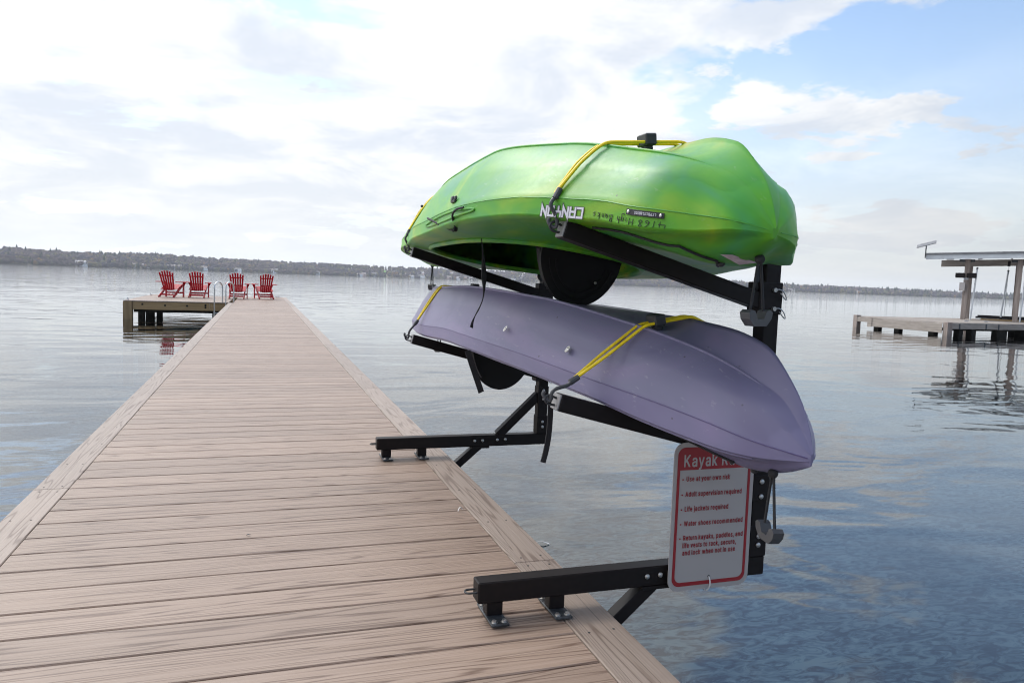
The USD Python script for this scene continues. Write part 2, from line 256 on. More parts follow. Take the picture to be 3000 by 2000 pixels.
gx, gy = np.meshgrid(np.linspace(-1, 1, 61), np.linspace(-1, 1, 61)); gx = np.sign(gx)*np.abs(gx)**3*3500; gy = np.sign(gy)*np.abs(gy)**3*2500+1000*0
gp = np.c_[gx.ravel(), gy.ravel(), np.zeros(gx.size)]; gp[:, 2] = -1.9 - .35*meshkit.fbm(gp*.22, 3, 4) - np.clip(np.hypot(gp[:, 0]-2, gp[:, 1]-3)-12, 0, 120)*.02
idx = np.arange(61*61).reshape(61, 61); gf = np.vstack([np.c_[idx[:-1, :-1].ravel(), idx[:-1, 1:].ravel(), idx[1:, 1:].ravel()], np.c_[idx[:-1, :-1].ravel(), idx[1:, 1:].ravel(), idx[1:, :-1].ravel()]])
part(None, 'lake_bed', trimesh.Trimesh(gp, gf, process=False), bedm, smooth=True, kind='structure')

AZ = np.array([-26, -15.7, -12.6, -9.5, -7.6, -4.2, .05, 3.9, 8.6, 11.7, 14.8, 17.5, 24, 34, 36.8, 41, 45, 49.5, 52.7, 62])
EL = np.array([.0190, .0186, .0172, .0172, .0192, .0170, .0157, .0153, .0147, .0152, .0140, .0148, .0135, .0120, .0102, .0088, .0080, .0066, .0054, .0040])
DI = np.array([1500, 1600, 1650, 1700, 1750, 1800, 1900, 2000, 2100, 2150, 2200, 2200, 2250, 2300, 2300, 2300, 2350, 2400, 2500, 2700])
elev, dist = PchipInterpolator(AZ, EL), PchipInterpolator(AZ, DI)
TREE = 11.
def ridge(az): return np.maximum(elev(az)*(dist(az)+420) - TREE*1.15, 1.2)
def hill_z(az, s):
    """Ground height on the far shore: s runs from 0 at the waterline to 1 on the ridge, 2 behind it."""
    r = ridge(az); t = np.clip(s, 0, 1); up = r*(t**.85)
    return np.where(s <= 1, up, r*(1-.12*(s-1))) + WZ + .4*np.minimum(s*40, 1)
def hill_p(az, s):
    d = dist(az) + 420*s; a = np.radians(az); return np.stack([d*np.sin(a), d*np.cos(a), hill_z(az, s)], -1)
na, ns = 220, 26; A2, S2 = np.meshgrid(np.linspace(-26, 62, na), np.r_[-.02, np.linspace(0, 1, 17), np.linspace(1.15, 2.4, 8)])
hp = hill_p(A2.ravel(), np.maximum(S2.ravel(), 0)); hp[S2.ravel() < 0, 2] = WZ-3
hi = np.arange(na*ns).reshape(ns, na); hf = np.vstack([np.c_[hi[:-1, :-1].ravel(), hi[:-1, 1:].ravel(), hi[1:, 1:].ravel()], np.c_[hi[:-1, :-1].ravel(), hi[1:, 1:].ravel(), hi[1:, :-1].ravel()]])
hillm = plain('hill_ground', (.14, .13, .095), .95, spec=.1, var=.4, vs=.02)
part(None, 'hills', trimesh.Trimesh(hp, hf[:, ::-1] if False else hf, process=False), hillm, smooth=True, kind='structure')
fieldm = plain('field_grass', (.10, .24, .035), .95, spec=.1, var=.15, vs=.03)
fa, fs = np.meshgrid(np.linspace(5.2, 9.3, 24), np.linspace(.40, .74, 5)); fp = hill_p(fa.ravel(), fs.ravel()); fp[:, 2] += 1.2
fi = np.arange(fa.size).reshape(fa.shape); ff = np.vstack([np.c_[fi[:-1, :-1].ravel(), fi[:-1, 1:].ravel(), fi[1:, 1:].ravel()], np.c_[fi[:-1, :-1].ravel(), fi[1:, 1:].ravel(), fi[1:, :-1].ravel()]])
part(None, 'field', trimesh.Trimesh(fp, ff, process=False), fieldm, smooth=True, kind='structure')

def crown_mesh(seed, conifer=False):
    r = np.random.default_rng(seed); out = []
    if conifer:
        for k in range(4):
            c = trimesh.creation.cone(radius=.30-.055*k, height=.42, sections=7); c.apply_translation([0, 0, .15+.2*k]); out.append(c)
    else:
        for k in range(7):
            s = trimesh.creation.icosphere(1, r.uniform(.17, .27)); v = s.vertices; s.vertices = v*(1+.35*(r.random(len(v))[:, None]-.5)); s.apply_scale([1, 1, r.uniform(.8, 1.25)])
            s.apply_translation([r.uniform(-.26, .26), r.uniform(-.26, .26), r.uniform(.35, .8)]); out.append(s)
    t = trimesh.creation.cylinder(radius=.03, height=.5, sections=5); t.apply_translation([0, 0, .25]); out.append(t)
    return cat(*out)
treecols = [(.115, .09, .09), (.085, .075, .09), (.17, .145, .075), (.03, .045, .03), (.22, .13, .06), (.115, .115, .075)]
pi = UsdGeom.PointInstancer.Define(stage, '/World/far_woods'); tag(pi.GetPrim(), kind='stuff', label='bare spring woods covering the hills across the lake', category='woods')
rel = pi.CreatePrototypesRel()
for k, c in enumerate(treecols):
    q = usdkit.mesh(stage, f'/World/far_woods/tree_kind_{k:03d}', crown_mesh(k, k == 3), plain(f'far_tree_{k}', c, .95, spec=.05), smooth=False); rel.AddTarget(q.GetPath())
NT = 11000
az = rng.uniform(-25, 60, NT); s = np.where(rng.random(NT) < .16, rng.random(NT)*.05, rng.random(NT)*1.1)
town = (az > 8.5) & (az < 24)
keep = ~((az > 5.1) & (az < 9.4) & (s > .37) & (s < .78)) & ~(town & (rng.random(NT) < .45))
az, s = az[keep], s[keep]; tp = hill_p(az, s); n = len(az)
dens = meshkit.fbm(np.c_[az*.5, s*3, az*0], 3, 3)
kindi = np.where(rng.random(n) < .05, 3, np.where(rng.random(n) < .22, 2, np.where(dens > .52, 1, 0))); kindi = np.where(rng.random(n) < .05, 4, kindi); kindi = np.where(rng.random(n) < .12, 5, kindi)
kindi = np.where((az > 33) & (rng.random(n) < .5), rng.choice([3, 1, 5], n), kindi)
hgt = TREE*rng.uniform(.75, 1.35, n)*np.where(kindi == 3, 1.25, 1); hgt = np.where(s < .05, hgt*.7, hgt)
tp[:, 2] -= .3
pi.CreatePositionsAttr(tp.astype(float).tolist()); pi.CreateProtoIndicesAttr(kindi.astype(int).tolist())
pi.CreateScalesAttr([(float(h), float(h), float(h)) for h in hgt]); pi.CreateOrientationsAttr([Gf.Quath(float(math.cos(a)), 0, 0, float(math.sin(a))) for a in rng.uniform(0, 3.14, n)])

HW = [plain(f'house_wall_{k}', c, .8) for k, c in enumerate([(.80, .79, .77), (.60, .58, .56), (.62, .45, .38)])]
HR = [plain(f'house_roof_{k}', c, .8) for k, c in enumerate([(.16, .15, .155), (.24, .20, .18), (.35, .33, .33)])]
def house_parts(parent, w, d, h, wm, rm):
    part(parent, 'wall', cat(box(-w/2, w/2, -d/2, d/2, -2, h), trimesh.convex.convex_hull([[-w/2+.02, -d/2+.1, h], [w/2-.02, -d/2+.1, h], [-w/2+.02, d/2-.1, h], [w/2-.02, d/2-.1, h], [-w/2+.02, 0, h+d*.33], [w/2-.02, 0, h+d*.33]])), wm, smooth=False)
    rf = cat(bar([-w/2-.4, -d/4-.15, h+d*.17], [w/2+.4, -d/4-.15, h+d*.17], .25, d*.62, 0, up=(0, .85, .5)), bar([-w/2-.4, d/4+.15, h+d*.17], [w/2+.4, d/4+.15, h+d*.17], .25, d*.62, 0, up=(0, -.85, .5)))
    part(parent, 'roof', rf, rm, smooth=False)
hr = np.random.default_rng(5); hspots = [(a, hr.uniform(.01, .05)) for a in np.r_[hr.uniform(-12, 4, 12), hr.uniform(7, 24, 22), hr.uniform(36, 45, 4)]] + [(a, hr.uniform(.12, .62)) for a in hr.uniform(9.6, 23, 30)] + [(-7.9, .86)]
for a, sv in hspots:
    q = hill_p(np.array([a]), np.array([sv]))[0]; k = int(hr.integers(0, 3))
    lab = 'small house half hidden among the trees of the far shore' if a > 7 and sv > .06 else ('small cottage standing at the water line of the far shore' if sv < .06 else 'white house alone near the top of the wooded hill at left')
    g = None if sv > .8 else ('houses on the far hillside' if sv > .06 else 'cottages along the far waterline')
    h = thing('far_house', lab, 'house', q+[0, 0, .3], rotz=-a+hr.uniform(-35, 35), group=g)
    house_parts(h, hr.uniform(11, 19), hr.uniform(8, 11), hr.uniform(4, 7), HW[0 if sv > .8 else k], HR[int(hr.integers(0, 3))])

hz = box(-3600, 3600, -1600, 3600, -7., 75.)
part(None, 'haze', hz, usdkit.material(stage, '/World/Looks/haze', {'v': ('principled_volume', {'color': (.86, .90, .98), 'density': .00008, 'anisotropy': .2})}, volume='v.volume'), smooth=False, kind='stuff')

# ------------------------------------------------------------------ our pier
S, Y0 = .1445, 3.2259
XL, XR, BL, BR = -.6928, .7434, -.8134, .8760
pier = thing('pier', 'long pier of brown composite planks with pale border boards running out into the lake', 'pier')
def plank_mesh(x0, x1, y0, y1):
    prof = np.array([[y0, -.025], [y0, -.003], [y0+.0025, 0], [y1-.0025, 0], [y1, -.003], [y1, -.025]])
    V = np.vstack([np.c_[np.full(6, x), prof] for x in (x0, x1)]); Fs = []
    for j in range(6):
        j2 = (j+1) % 6; Fs += [[j, j2, 6+j2], [j, 6+j2, 6+j]]
    for j in range(1, 5): Fs += [[0, j+1, j], [6, 6+j, 6+j+1]]
    return trimesh.Trimesh(V, Fs, process=False)
pr = np.random.default_rng(11)
k0, k1 = int((Y0+1.6)/S), int((Y0-27.9)/S)
for k in range(k0, k1, -1):
    ya, yb = Y0-k*S, Y0-(k-1)*S
    j = pr.uniform(-.0006, .0006); pm = plank_mesh(XL+.0025+pr.uniform(-.0008, .0008), XR-.0025+pr.uniform(-.001, .001), ya+.0031, yb-.0031); pm.apply_translation([0, 0, j])
    part(pier, 'plank', pm, M['plank'], smooth=False)
def board_y(x0, x1, y0, y1, z=.001): return moved(box(x0, x1, y0, y1, -.027, 0, .0025), t=[0, 0, z])
SEAM_R, SEAM_L = 2.105, 3.23
for x0, x1, first in ((XR+.0015, BR, SEAM_R), (BL, XL-.0015, SEAM_L)):
    ys = [-1.6] + [first + 3.66*i for i in range(0, 8) if first+3.66*i < 27.5] + [27.95]
    if x0 < 0: ys = [y for y in ys if y < 21.0] + [21.9]
    for a, b in zip(ys[:-1], ys[1:]):
        q = part(pier, 'border_board', board_y(x0, x1, a+.001, b-.001), M['border'])
        sc = []
        for yy in np.r_[a+.035, np.arange(a+.40, b-.2, .405), b-.035]:
            for f in (.24, .76): sc.append(moved(trimesh.creation.cylinder(radius=.0034, height=.002, sections=8), t=[x0+(x1-x0)*f, yy+pr.uniform(-.01, .01), .0008]))
        part(q, 'screw_heads', cat(*sc), M['ink'], kind='stuff')
for x0, x1 in ((BR-.045, BR-.006), (BL+.006, BL+.045)):
    for a, b in ((-1.6, 6.0), (6.004, 13.9), (13.904, 21.9)): part(pier, 'side_beam', box(x0, x1, a, b, -.24, -.031, .004), M['treated'])
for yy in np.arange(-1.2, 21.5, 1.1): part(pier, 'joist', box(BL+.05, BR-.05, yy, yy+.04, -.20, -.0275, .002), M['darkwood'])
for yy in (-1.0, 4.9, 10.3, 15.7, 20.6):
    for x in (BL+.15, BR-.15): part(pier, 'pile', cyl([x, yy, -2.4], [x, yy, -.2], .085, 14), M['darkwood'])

# platform at the pier's far end
plat = thing('platform', 'square timber platform at the far end of the pier carrying the red chairs', 'platform')
PX0, PX1, PY0, PY1 = -3.40, BL, 21.93, 27.3
bm_ = [plank_mesh(PX0+.02, PX1-.004, y, y+.139) for y in np.arange(PY0+.14, PY1-.2, .1445)]
part(plat, 'deck_boards', cat(*bm_), M['plank'], smooth=False, kind='stuff')
part(plat, 'border_board', box(PX0, PX1-.003, PY0, PY0+.135, -.026, .002, .003), M['border'])
part(plat, 'border_board', board_y(PX0-.004, PX0+.016, PY0+.137, PY1), M['border'])
part(plat, 'border_board', box(PX0, BR, PY1+.002, PY1+.13, -.026, .002, .003) if False else box(PX0, PX1-.003, PY1+.002, PY1+.13, -.026, .002, .003), M['border'])
part(plat, 'front_beam', box(PX0+.215, -1.30, PY0+.01, PY0+.06, -.235, -.028, .004), M['treated'])
part(plat, 'front_beam', box(-1.296, -.83, PY0+.014, PY0+.06, -.235, -.028, .004), M['treated'])
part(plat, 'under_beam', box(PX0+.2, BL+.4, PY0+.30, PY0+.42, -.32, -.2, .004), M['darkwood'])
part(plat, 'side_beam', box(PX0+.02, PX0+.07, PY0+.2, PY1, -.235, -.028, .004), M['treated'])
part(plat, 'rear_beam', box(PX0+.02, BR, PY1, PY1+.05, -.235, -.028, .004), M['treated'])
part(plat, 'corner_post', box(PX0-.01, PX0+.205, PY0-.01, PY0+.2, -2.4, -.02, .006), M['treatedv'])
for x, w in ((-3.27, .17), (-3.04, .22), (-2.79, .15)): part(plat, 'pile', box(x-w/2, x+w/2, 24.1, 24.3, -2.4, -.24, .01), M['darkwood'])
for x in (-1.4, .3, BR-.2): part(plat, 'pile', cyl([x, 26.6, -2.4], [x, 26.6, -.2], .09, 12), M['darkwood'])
for x in (-2.95, -2.4, -1.86): part(plat, 'bolt', hexbolt([x, PY0+.006, -.115+.02*(x < -2.5)], [0, -1, 0], .018, .01), M['darkwood'])
for z in (-.09, -.15): part(plat, 'bolt', hexbolt([-1.40, PY0+.006, z], [0, -1, 0], .02, .012), M['darkwood'])

# cleats
def cleat(loc, rz, lab):
    c = thing('dock_cleat', lab, 'cleat', loc, rz)
    part(c, 'horn', tube(smooth_path([[-.11, 0, .055], [-.05, 0, .045], [0, 0, .047], [.05, 0, .045], [.11, 0, .055]], 12), .011, 8), M['stainless'])
    for x in (-.035, .035): part(c, 'foot', cyl([x, 0, -.001], [x*.8, 0, .045], .012, 8), M['stainless'])
cleat([PX0+.06, PY0+.35, .002], 90, 'small steel cleat at the near left corner of the far platform')
cleat([PX0+.10, 26.4, .002], 90, 'small steel cleat at the far left corner of the platform')
cleat([-2.86, 26.9, .002], 0, 'small steel cleat on the platform edge left of the first red chair')
cleat([.58, 26.9, .002], 0, 'small steel cleat on the pier end right of the last red chair')

# red chairs
def chair_parts(c):
    m = M['chairred']
    for i in range(6):
        t = (i-2.5)/2.5; xb, xt = t*.135, t*.190; zt = .805-.055*t*t
        z0 = .205+.012*t*t; yb, yt = -.20, -.20-.30*(zt-.2)/.6
        part(c, 'back_slat', bar([xb, yb, z0], [xt, yt, zt], .050, .018, .004, up=(0, 1, .45)), m)
    for z, w in ((.655, .36), (.42, .31)): part(c, 'back_rail', box(-w/2, w/2, -.20-.30*(z-.2)/.6+.013, -.20-.30*(z-.2)/.6+.035, z-.018, z+.018, .003), m)
    for i in range(5):
        y = -.17+.095*i; z = .245+.16*(y+.2)/.5; part(c, 'seat_slat', bar([-.245, y, z], [.245, y, z], .082, .018, .003, up=(0, -.3, .95)), m)
    for s in (-1, 1):
        part(c, 'rear_leg', bar([s*.215, -.47, .0], [s*.215, .33, .365], .028, .085, .003), m)
        part(c, 'front_leg', bar([s*.262, .30, 0], [s*.262, .30, .455], .09, .028, .003, up=(1, 0, 0)), m)
        part(c, 'arm', bar([s*.29, -.36, .468], [s*.30, .36, .468], .115, .022, .004), m)
        part(c, 'arm_bracket', trimesh.convex.convex_hull([[s*.278, .28, .455], [s*.278, .32, .455], [s*.335, .28, .455], [s*.335, .32, .455], [s*.278, .28, .33], [s*.278, .32, .33]]), m)
    part(c, 'stretcher', bar([-.20, -.40, .085], [.20, -.40, .085], .02, .05, .002), m)
    part(c, 'stretcher', bar([-.25, .27, .13], [.25, .27, .13], .02, .05, .002), m)
cls = stage.CreateClassPrim('/World/Looks/red_chair_class') if False else None
spots = [(-2.60, 25.42, -13, 'leftmost of the four red adirondack chairs, turned most to the right'), (-1.83, 25.40, -3, 'red adirondack chair second from left, just left of the ladder'),
         (-.67, 25.30, -3, 'red adirondack chair partly behind the ladder hoop'), (.13, 25.75, 9, 'rightmost red adirondack chair, turned a little to the left')]
first = None
for x, y, rz, lab in spots:
    t = thing('red_chair', lab, 'chair', (x, y, .003), rz, group='red chairs in a row on the platform')
    if first is None: first = t; chair_parts(t)
    else: t.GetReferences().AddInternalReference(first.GetPath()); tag(t, lab, 'chair', 'red chairs in a row on the platform'); t.SetInstanceable(True)

# ladder
ld = thing('swim_ladder', 'steel swim ladder with two tall hoops at the corner of pier and platform', 'ladder')
def hoop(xo, yo, xi, yi, zi):
    P = [[xo, yo, -1.3], [xo, yo, .36]]
    for t in np.linspace(0, math.pi, 13)[1:-1]:
        f = (1-math.cos(t))/2; P.append([xo+(xi-xo)*f, yo+(yi-yo)*f, .40+.155*math.sin(t)])
    P += [[xi, yi, .36], [xi, yi, zi]]
    Q = [np.linspace(P[i], P[i+1], 4)[:-1] for i in range(len(P)-1)] + [np.array([P[-1]])]
    return tube(np.vstack(Q), .019, 10)
part(ld, 'hoop', hoop(-1.17, 21.84, -.985, 22.25, .0), M['stainless']); part(ld, 'hoop', hoop(-.882, 21.84, -.695, 22.25, .0), M['stainless'])
for z in (-.29, -.6): part(ld, 'rung', box(-1.16, -.89, 21.80, 21.88, z-.012, z+.012, .004), M['stainless'])

# ------------------------------------------------------------------ kayak rack: two frames
TH_U, TH_L = .278, .265
def frame(y, ua, la, lab, cp):
    f = thing('kayak_rack_frame', lab, 'kayak rack', (0, y, 0)); m = M['black']; Wd = .05
    part(f, 'base_beam', box(.525, 1.377, 0, Wd, .045, .100, .003), m)
    for x in (.572, .742):
        part(f, 'foot', box(x-.021, x+.021, .006, .044, .009, .0448, .002), m)
        q = part(f, 'foot_plate', cat(box(x-.0235, x+.0235, -.046, .090, .0035, .0095, .0015)), M['galv'])
        for by in (-.032, .076):
            for bx in (-.013, .013): part(q, 'bolt', hexbolt([x+bx, by, .0125], [0, 0, 1], .0058, .006), M['steel'])
    part(f, 'post', box(1.3245, 1.3745, .001, Wd-.001, .102, 1.035, .003), m)
    part(f, 'post_sleeve', box(1.3215, 1.3775, -.0025, Wd+.0025, .1005, .190, .002), m)
    part(f, 'post_sleeve', box(1.3215, 1.3775, -.0025, Wd+.0025, .262, .338, .002), m)
    part(f, 'brace', bar([1.125, Wd/2, .096], [1.330, Wd/2, .292], Wd*.8, .040, .002), m)
    part(f, 'dock_brace', bar([1.035, Wd/2, .055], [.872, Wd/2, -.085], Wd*.8, .036, .002), m)
    part(f, 'gusset', box(.985, 1.075, -.0022, Wd+.0022, .036, .0455, .001), m)
    bl = [(1.0, .074), (1.04, .075), (1.115, .076), (1.156, .077), (1.349, .135), (1.349, .160), (1.349, .275), (1.349, .318)]
    for bx, bz in bl: part(f, 'bolt', domebolt([bx, -.0015 if bx < 1.2 else -.004, bz], [0, -1, 0]), M['steel'])
    for nm, (x0, z0), sl, zb in (('upper_arm', ua, TH_U, 0), ('lower_arm', la, TH_L, 0)):
        th = math.atan(sl); d = np.array([math.cos(th), 0, -math.sin(th)]); nn = np.array([math.sin(th), 0, math.cos(th)])
        p0 = np.array([x0, Wd/2, z0]) - nn*.022; L = (1.33-x0)/math.cos(th)
        a = part(f, nm, bar(p0+d*.004, p0+d*L, Wd, .044, .002), m)
        part(a, 'end_cap', bar(p0, p0+d*.004, Wd*.94, .041, .001), M['endcap'])
        P = [p0+nn*.008+d*.003, p0+nn*.010-d*.014]
        for t in np.linspace(math.pi/2, 3*math.pi/2, 9): P.append(p0 - d*.016 + d*.014*math.cos(t) + nn*.012*math.sin(t))
        P += [p0-nn*.012-d*.014, p0-nn*.010+d*.003]
        part(a, 'hook_eye', tube(np.array(P), .0032, 7), M['rubber'])
        zc = (p0+d*L)[2]; xc = 1.349
        part(f, 'arm_bracket', cat(box(1.304, 1.3795, -.0035, Wd+.0035, zc-.034, zc+.055, .002)), m)
        for dz in (.034, -.018):
            part(f, 'lock_pin', cyl([xc, -.012, zc+dz], [xc, Wd+.012, zc+dz], .006, 10), M['steel'])
            part(f, 'cotter', tube(smooth_path([[xc+.001, -.012, zc+dz], [xc+.014, -.014, zc+dz+.001], [xc+.034, -.012, zc+dz-.016], [xc+.036, -.012, zc+dz-.021], [xc+.015, -.013, zc+dz-.008]], 14), .0016, 6), M['steel'])
        part(f, 'bolt', domebolt([xc, -.0025, zc+.135], [0, -1, 0]), M['steel'])
    E = [[.527, Wd/2-.012, .071]] + [[.507-.010*math.sin(t), Wd/2-.012*math.cos(t), .071] for t in np.linspace(0, math.pi, 7)] + [[.527, Wd/2+.012, .071]]
    part(f, 'eyelet', tube(np.array(E), .0028, 7), M['rubber'])
    return f
YA, YB = 1.75, 3.48
frame(YA, (.723, 1.014), (.728, .575), 'near black steel kayak rack frame bolted to the pier beside the rules sign', None)
frame(YB, (.675, .999), (.685, .591), 'farther black steel kayak rack frame bolted to the pier edge', None)

# ------------------------------------------------------------------ kayaks
KL = 3.25
dk = np.array([0, .03, .1, .2, .35, .6, 1.0, 1.6, 2.2, 2.7, 3.05, 3.2, 3.25])
def use(key):
    """Green shows its blunt end to the camera, purple its finer one."""
    global T_w, T_uc, T_bc, T_bk, T_bs, T_drop, T_crown, BUL, CC, CA, CB
    g = key == 'green'
    T_w = PchipInterpolator(dk, [.006, .078, .135, .215, .265, .372, .445, .425, .345, .28, .16, .08, .012] if g else [.004, .034, .084, .130, .182, .257, .322, .355, .328, .262, .18, .10, .012])
    T_uc = PchipInterpolator(dk, [.001, .022, .058, .118, .172, .252, .338, .320, .25, .19, .08, .03, .004] if g else [.001, .012, .022, .034, .075, .154, .246, .278, .25, .177, .075, .032, .004])
    T_bc = PchipInterpolator(dk, [.055, .105, .170, .206, .234, .268, .283, .280, .277, .262, .2, .13, .065] if g else [.045, .09, .148, .178, .217, .255, .288, .294, .276, .262, .202, .13, .065])
    T_bk = PchipInterpolator(dk, [.062, .119, .200, .272, .302, .306, .290, .290, .29, .29, .24, .145, .07] if g else [.047, .110, .186, .252, .279, .289, .288, .290, .29, .29, .24, .145, .07])
    T_bs = PchipInterpolator(dk, [.050, .057, .063, .069, .088, .093, .078, .066, .074, .077, .072, .072, .065] if g else [.034, .038, .046, .061, .076, .092, .108, .112, .085, .073, .066, .06, .05])
    CC, CA, CB = (1.50, .65, .330) if g else (1.475, .635, .262)
    T_drop = PchipInterpolator([0, .1, .2, .35, .6, 2.6, 3.05, 3.25], [.006, .036, .046, .048, .048, .048, .046, .012] if g else [.006, .040, .056, .060, .050, .048, .046, .012])
    T_crown = PchipInterpolator([0, .1, .22, .42, .56, .8, 1.45, 2.1, 2.3, 2.7, 3.1, 3.25], [.006, .03, .038, .022, .012, .010, .008, .010, .014, .026, .028, .008] if g else [.006, .026, .040, .024, .010, .010, .008, .010, .014, .026, .028, .008])
    BUL = .018 if g else .008
def kring(d, shrink=0.):
    w, uc, bc, bk, bs, dr, cw = (float(t(d)) for t in (T_w, T_uc, T_bc, T_bk, T_bs, T_drop, T_crown))
    be = bs-dr; ie = max(w-(.004 if BUL > .01 else .017), w*.75); id_ = max(w-.055, w*.55)
    w2, uc2 = w-shrink, uc-shrink*.7
    pts = []
    def P(u, b): pts.append((u, b))
    pw = float(np.interp(d, [.08, .2, .42], [.85, 1.5, 3.8] if BUL > .01 else [.85, 1.2, 1.9]))
    # keel -> chine (concave beside the keel at the ends, flat amidships)
    for f in (0, .12, .25, .42, .62, .82):
        sag = bk + (bc-bk)*(1-(1-f)**pw) if bk > bc else bk + (bc-bk)*f**1.5
        P(uc*f, sag - (.006*math.sin(math.pi*f) if d > .5 else 0))
    r = min(.010, .3*w)
    du, db = w-uc, bs-bc; Ls = math.hypot(du, db)+1e-9
    P(uc*.97, bc+.0008); P(uc+du*.35*r/Ls, bc+db*.35*r/Ls)
    for f in (.18, .34, .44, .50, .62, .78, .92):
        bul = (.010*min(1, w/.2) + BUL*math.exp(-((d-.15)/.13)**2))*math.sin(math.pi*f**.8) + (.0012 if f in (.44,) else 0)
        P(uc+du*f + bul*(-db)/Ls, bc+db*f + bul*du/Ls)
    P(w, bs+.004*min(1, w/.05)); P(w, bs-.003*min(1, w/.05))
    for f in (.3, .65): P(w+(ie-w)*f*.35-.001, bs-.003-(dr-.003)*f)
    P(ie+.6*(w-ie), be+.12*dr); P(ie, be)
    P(ie-.4*(ie-id_), be-.004*min(1, w/.1)); P(id_, be-.004)
    for f in (.75, .5, .25, 0): P(id_*f, be-.004-cw*(1-f**2)*.9)
    pts = np.array(pts)
    left = pts[1:-1][::-1].copy(); left[:, 0] *= -1
    return np.vstack([pts, left])
def kloft(inset=0.):
    t = np.linspace(0, 1, 96); ds = KL*(t - .075*np.sin(2*np.pi*t)*.98)
    ds = np.unique(np.r_[ds, .004, .012, KL-.012, KL-.004]); rings = []
    for d in ds:
        r = kring(d)
        if inset:
            c = np.array([0, (r[:, 1].max()+r[:, 1].min())/2]); ext = np.ptp(r, axis=0)/2; r = c+(r-c)*np.maximum(.05, 1-inset/np.maximum(ext, 1e-3))
        rings.append(np.c_[r[:, 0], np.full(len(r), d), r[:, 1]])
    n = len(rings[0]); V = np.vstack(rings); k = len(rings); Fs = []
    for i in range(k-1):
        for j in range(n):
            j2 = (j+1) % n; a, b, c, d_ = i*n+j, i*n+j2, (i+1)*n+j2, (i+1)*n+j; Fs += [[a, b, c], [a, c, d_]]
    V = np.vstack([V, rings[0].mean(0), rings[-1].mean(0)])
    for j in range(n):
        j2 = (j+1) % n; Fs += [[k*n, j2, j], [k*n+1, (k-1)*n+j, (k-1)*n+j2]]
    m = trimesh.Trimesh(V, Fs, process=False)
    if m.volume < 0: m.invert()
    return m
def to_man(m): return m3.Manifold(m3.Mesh(np.asarray(m.vertices, np.float32), np.asarray(m.faces, np.uint32)))
def from_man(m):
    q = m.to_mesh(); return trimesh.Trimesh(q.vert_properties[:, :3], q.tri_verts, process=True)
# CC, CA, CB: cockpit centre, half length, half width
def cock(th, g=0.): c, s = math.cos(th), math.sin(th); p = 2/2.5; return (CB+g)*np.sign(c)*abs(c)**p, CC+(CA+g)*np.sign(s)*abs(s)**p
def hull_mesh(key):
    use(key); out, kin = kloft(), kloft(.007)
    prism = extrude(sg.Polygon([cock(t) for t in np.linspace(0, 2*np.pi, 72, endpoint=False)]), .19); prism.apply_translation([0, 0, -.08])
    sel = trimesh.creation.box([2, 2.3, 2]); sel.apply_translation([0, 1.6, 0])
    return from_man((to_man(out) - (to_man(kin) ^ to_man(sel))) - to_man(prism))
def band(d, t, off=0.):
    """Point on the dock-side deck edge band (u negative): t = 0 at the seam, 1 at the deck edge."""
    def q(d):
        w, bs, dr = float(T_w(d)), float(T_bs(d)), float(T_drop(d)); ie = max(w-(.004 if BUL > .01 else .017), w*.75)
        return np.array([-(w+(ie-w)*t*.35), d, bs-.003-(dr-.003)*t])
    p = q(d); e = q(d+.004)-q(d-.004); f = np.array([.3*.012, 0, -.045]); nn = np.cross(e, f); nn /= np.linalg.norm(nn); nn = nn if nn[0] < 0 else -nn
    return p + nn*off
def wrap(mesh2d, d0, t0, scale_t=.045):
    """Lays a flat mesh (x along the boat, y across the band, z proud) on the band; reads upside down, as the kayak hangs."""
    V = np.array(mesh2d.vertices); out = np.array([band(d0+x, t0+y/scale_t, .0006+z) for x, y, z in V]); return trimesh.Trimesh(out, mesh2d.faces, process=False)
def seam_tube(s):
    ds = np.r_[np.linspace(.004, .3, 16), np.linspace(.35, KL-.3, 40), np.linspace(KL-.28, KL-.004, 14)]
    return tube(np.array([[s*(float(T_w(d))+.0002), d, float(T_bs(d))+.0005] for d in ds]), .0013, 6)
def chine_tube(s):
    ds = np.r_[np.linspace(.13, .6, 26), np.linspace(.68, KL-.45, 40)]
    return tube(np.array([[s*(float(T_uc(d))+.0005), d, float(T_bc(d))-.0012-.008*math.exp(-(d-.13)/.05)-.008*math.exp(-(KL-.45-d)/.08)] for d in ds]), .0042, 8)
def bead_tube(s):
    ds = np.r_[np.linspace(.10, .3, 12), np.linspace(.35, KL-.3, 40), np.linspace(KL-.28, KL-.06, 10)]
    return tube(np.array([[s*max(float(T_w(d))-.017, float(T_w(d))*.75), d, float(T_bs(d))-float(T_drop(d))+.001] for d in ds]), .0034, 7)
def handle(parent, d, length, tilt, worldup, side=0.):
    """Toggle handle hanging on a looped cord from the deck at d; worldup is up in the kayak's frame."""
    up = np.array(worldup); b = float(T_bs(d))-float(T_drop(d))-float(T_crown(d)); a0 = np.array([side, d, b])
    kn = part(parent, 'handle_knot', moved(trimesh.creation.icosphere(2, .011), t=a0-up*.004), M['blackcord'])
    dn = -up; ax = np.array(tilt, float); ax -= dn*(ax@dn); ax /= np.linalg.norm(ax); fw = np.cross(ax, dn)
    c = a0+dn*length
    P = [c-ax*.025+dn*.004, (a0*.5+(c-ax*.025)*.5)-ax*.004, a0-ax*.003, a0+ax*.003, (a0*.5+(c+ax*.025)*.5)+ax*.004, c+ax*.025+dn*.004]
    h = part(parent, 'carry_handle', None or handle_mesh(c, ax, dn, fw), M['greyplastic'])
    part(h, 'handle_cord', cat(tube(np.linspace(P[0], P[2], 6), .0033, 7), tube(np.linspace(P[3], P[5], 6), .0033, 7)), M['blackcord'])
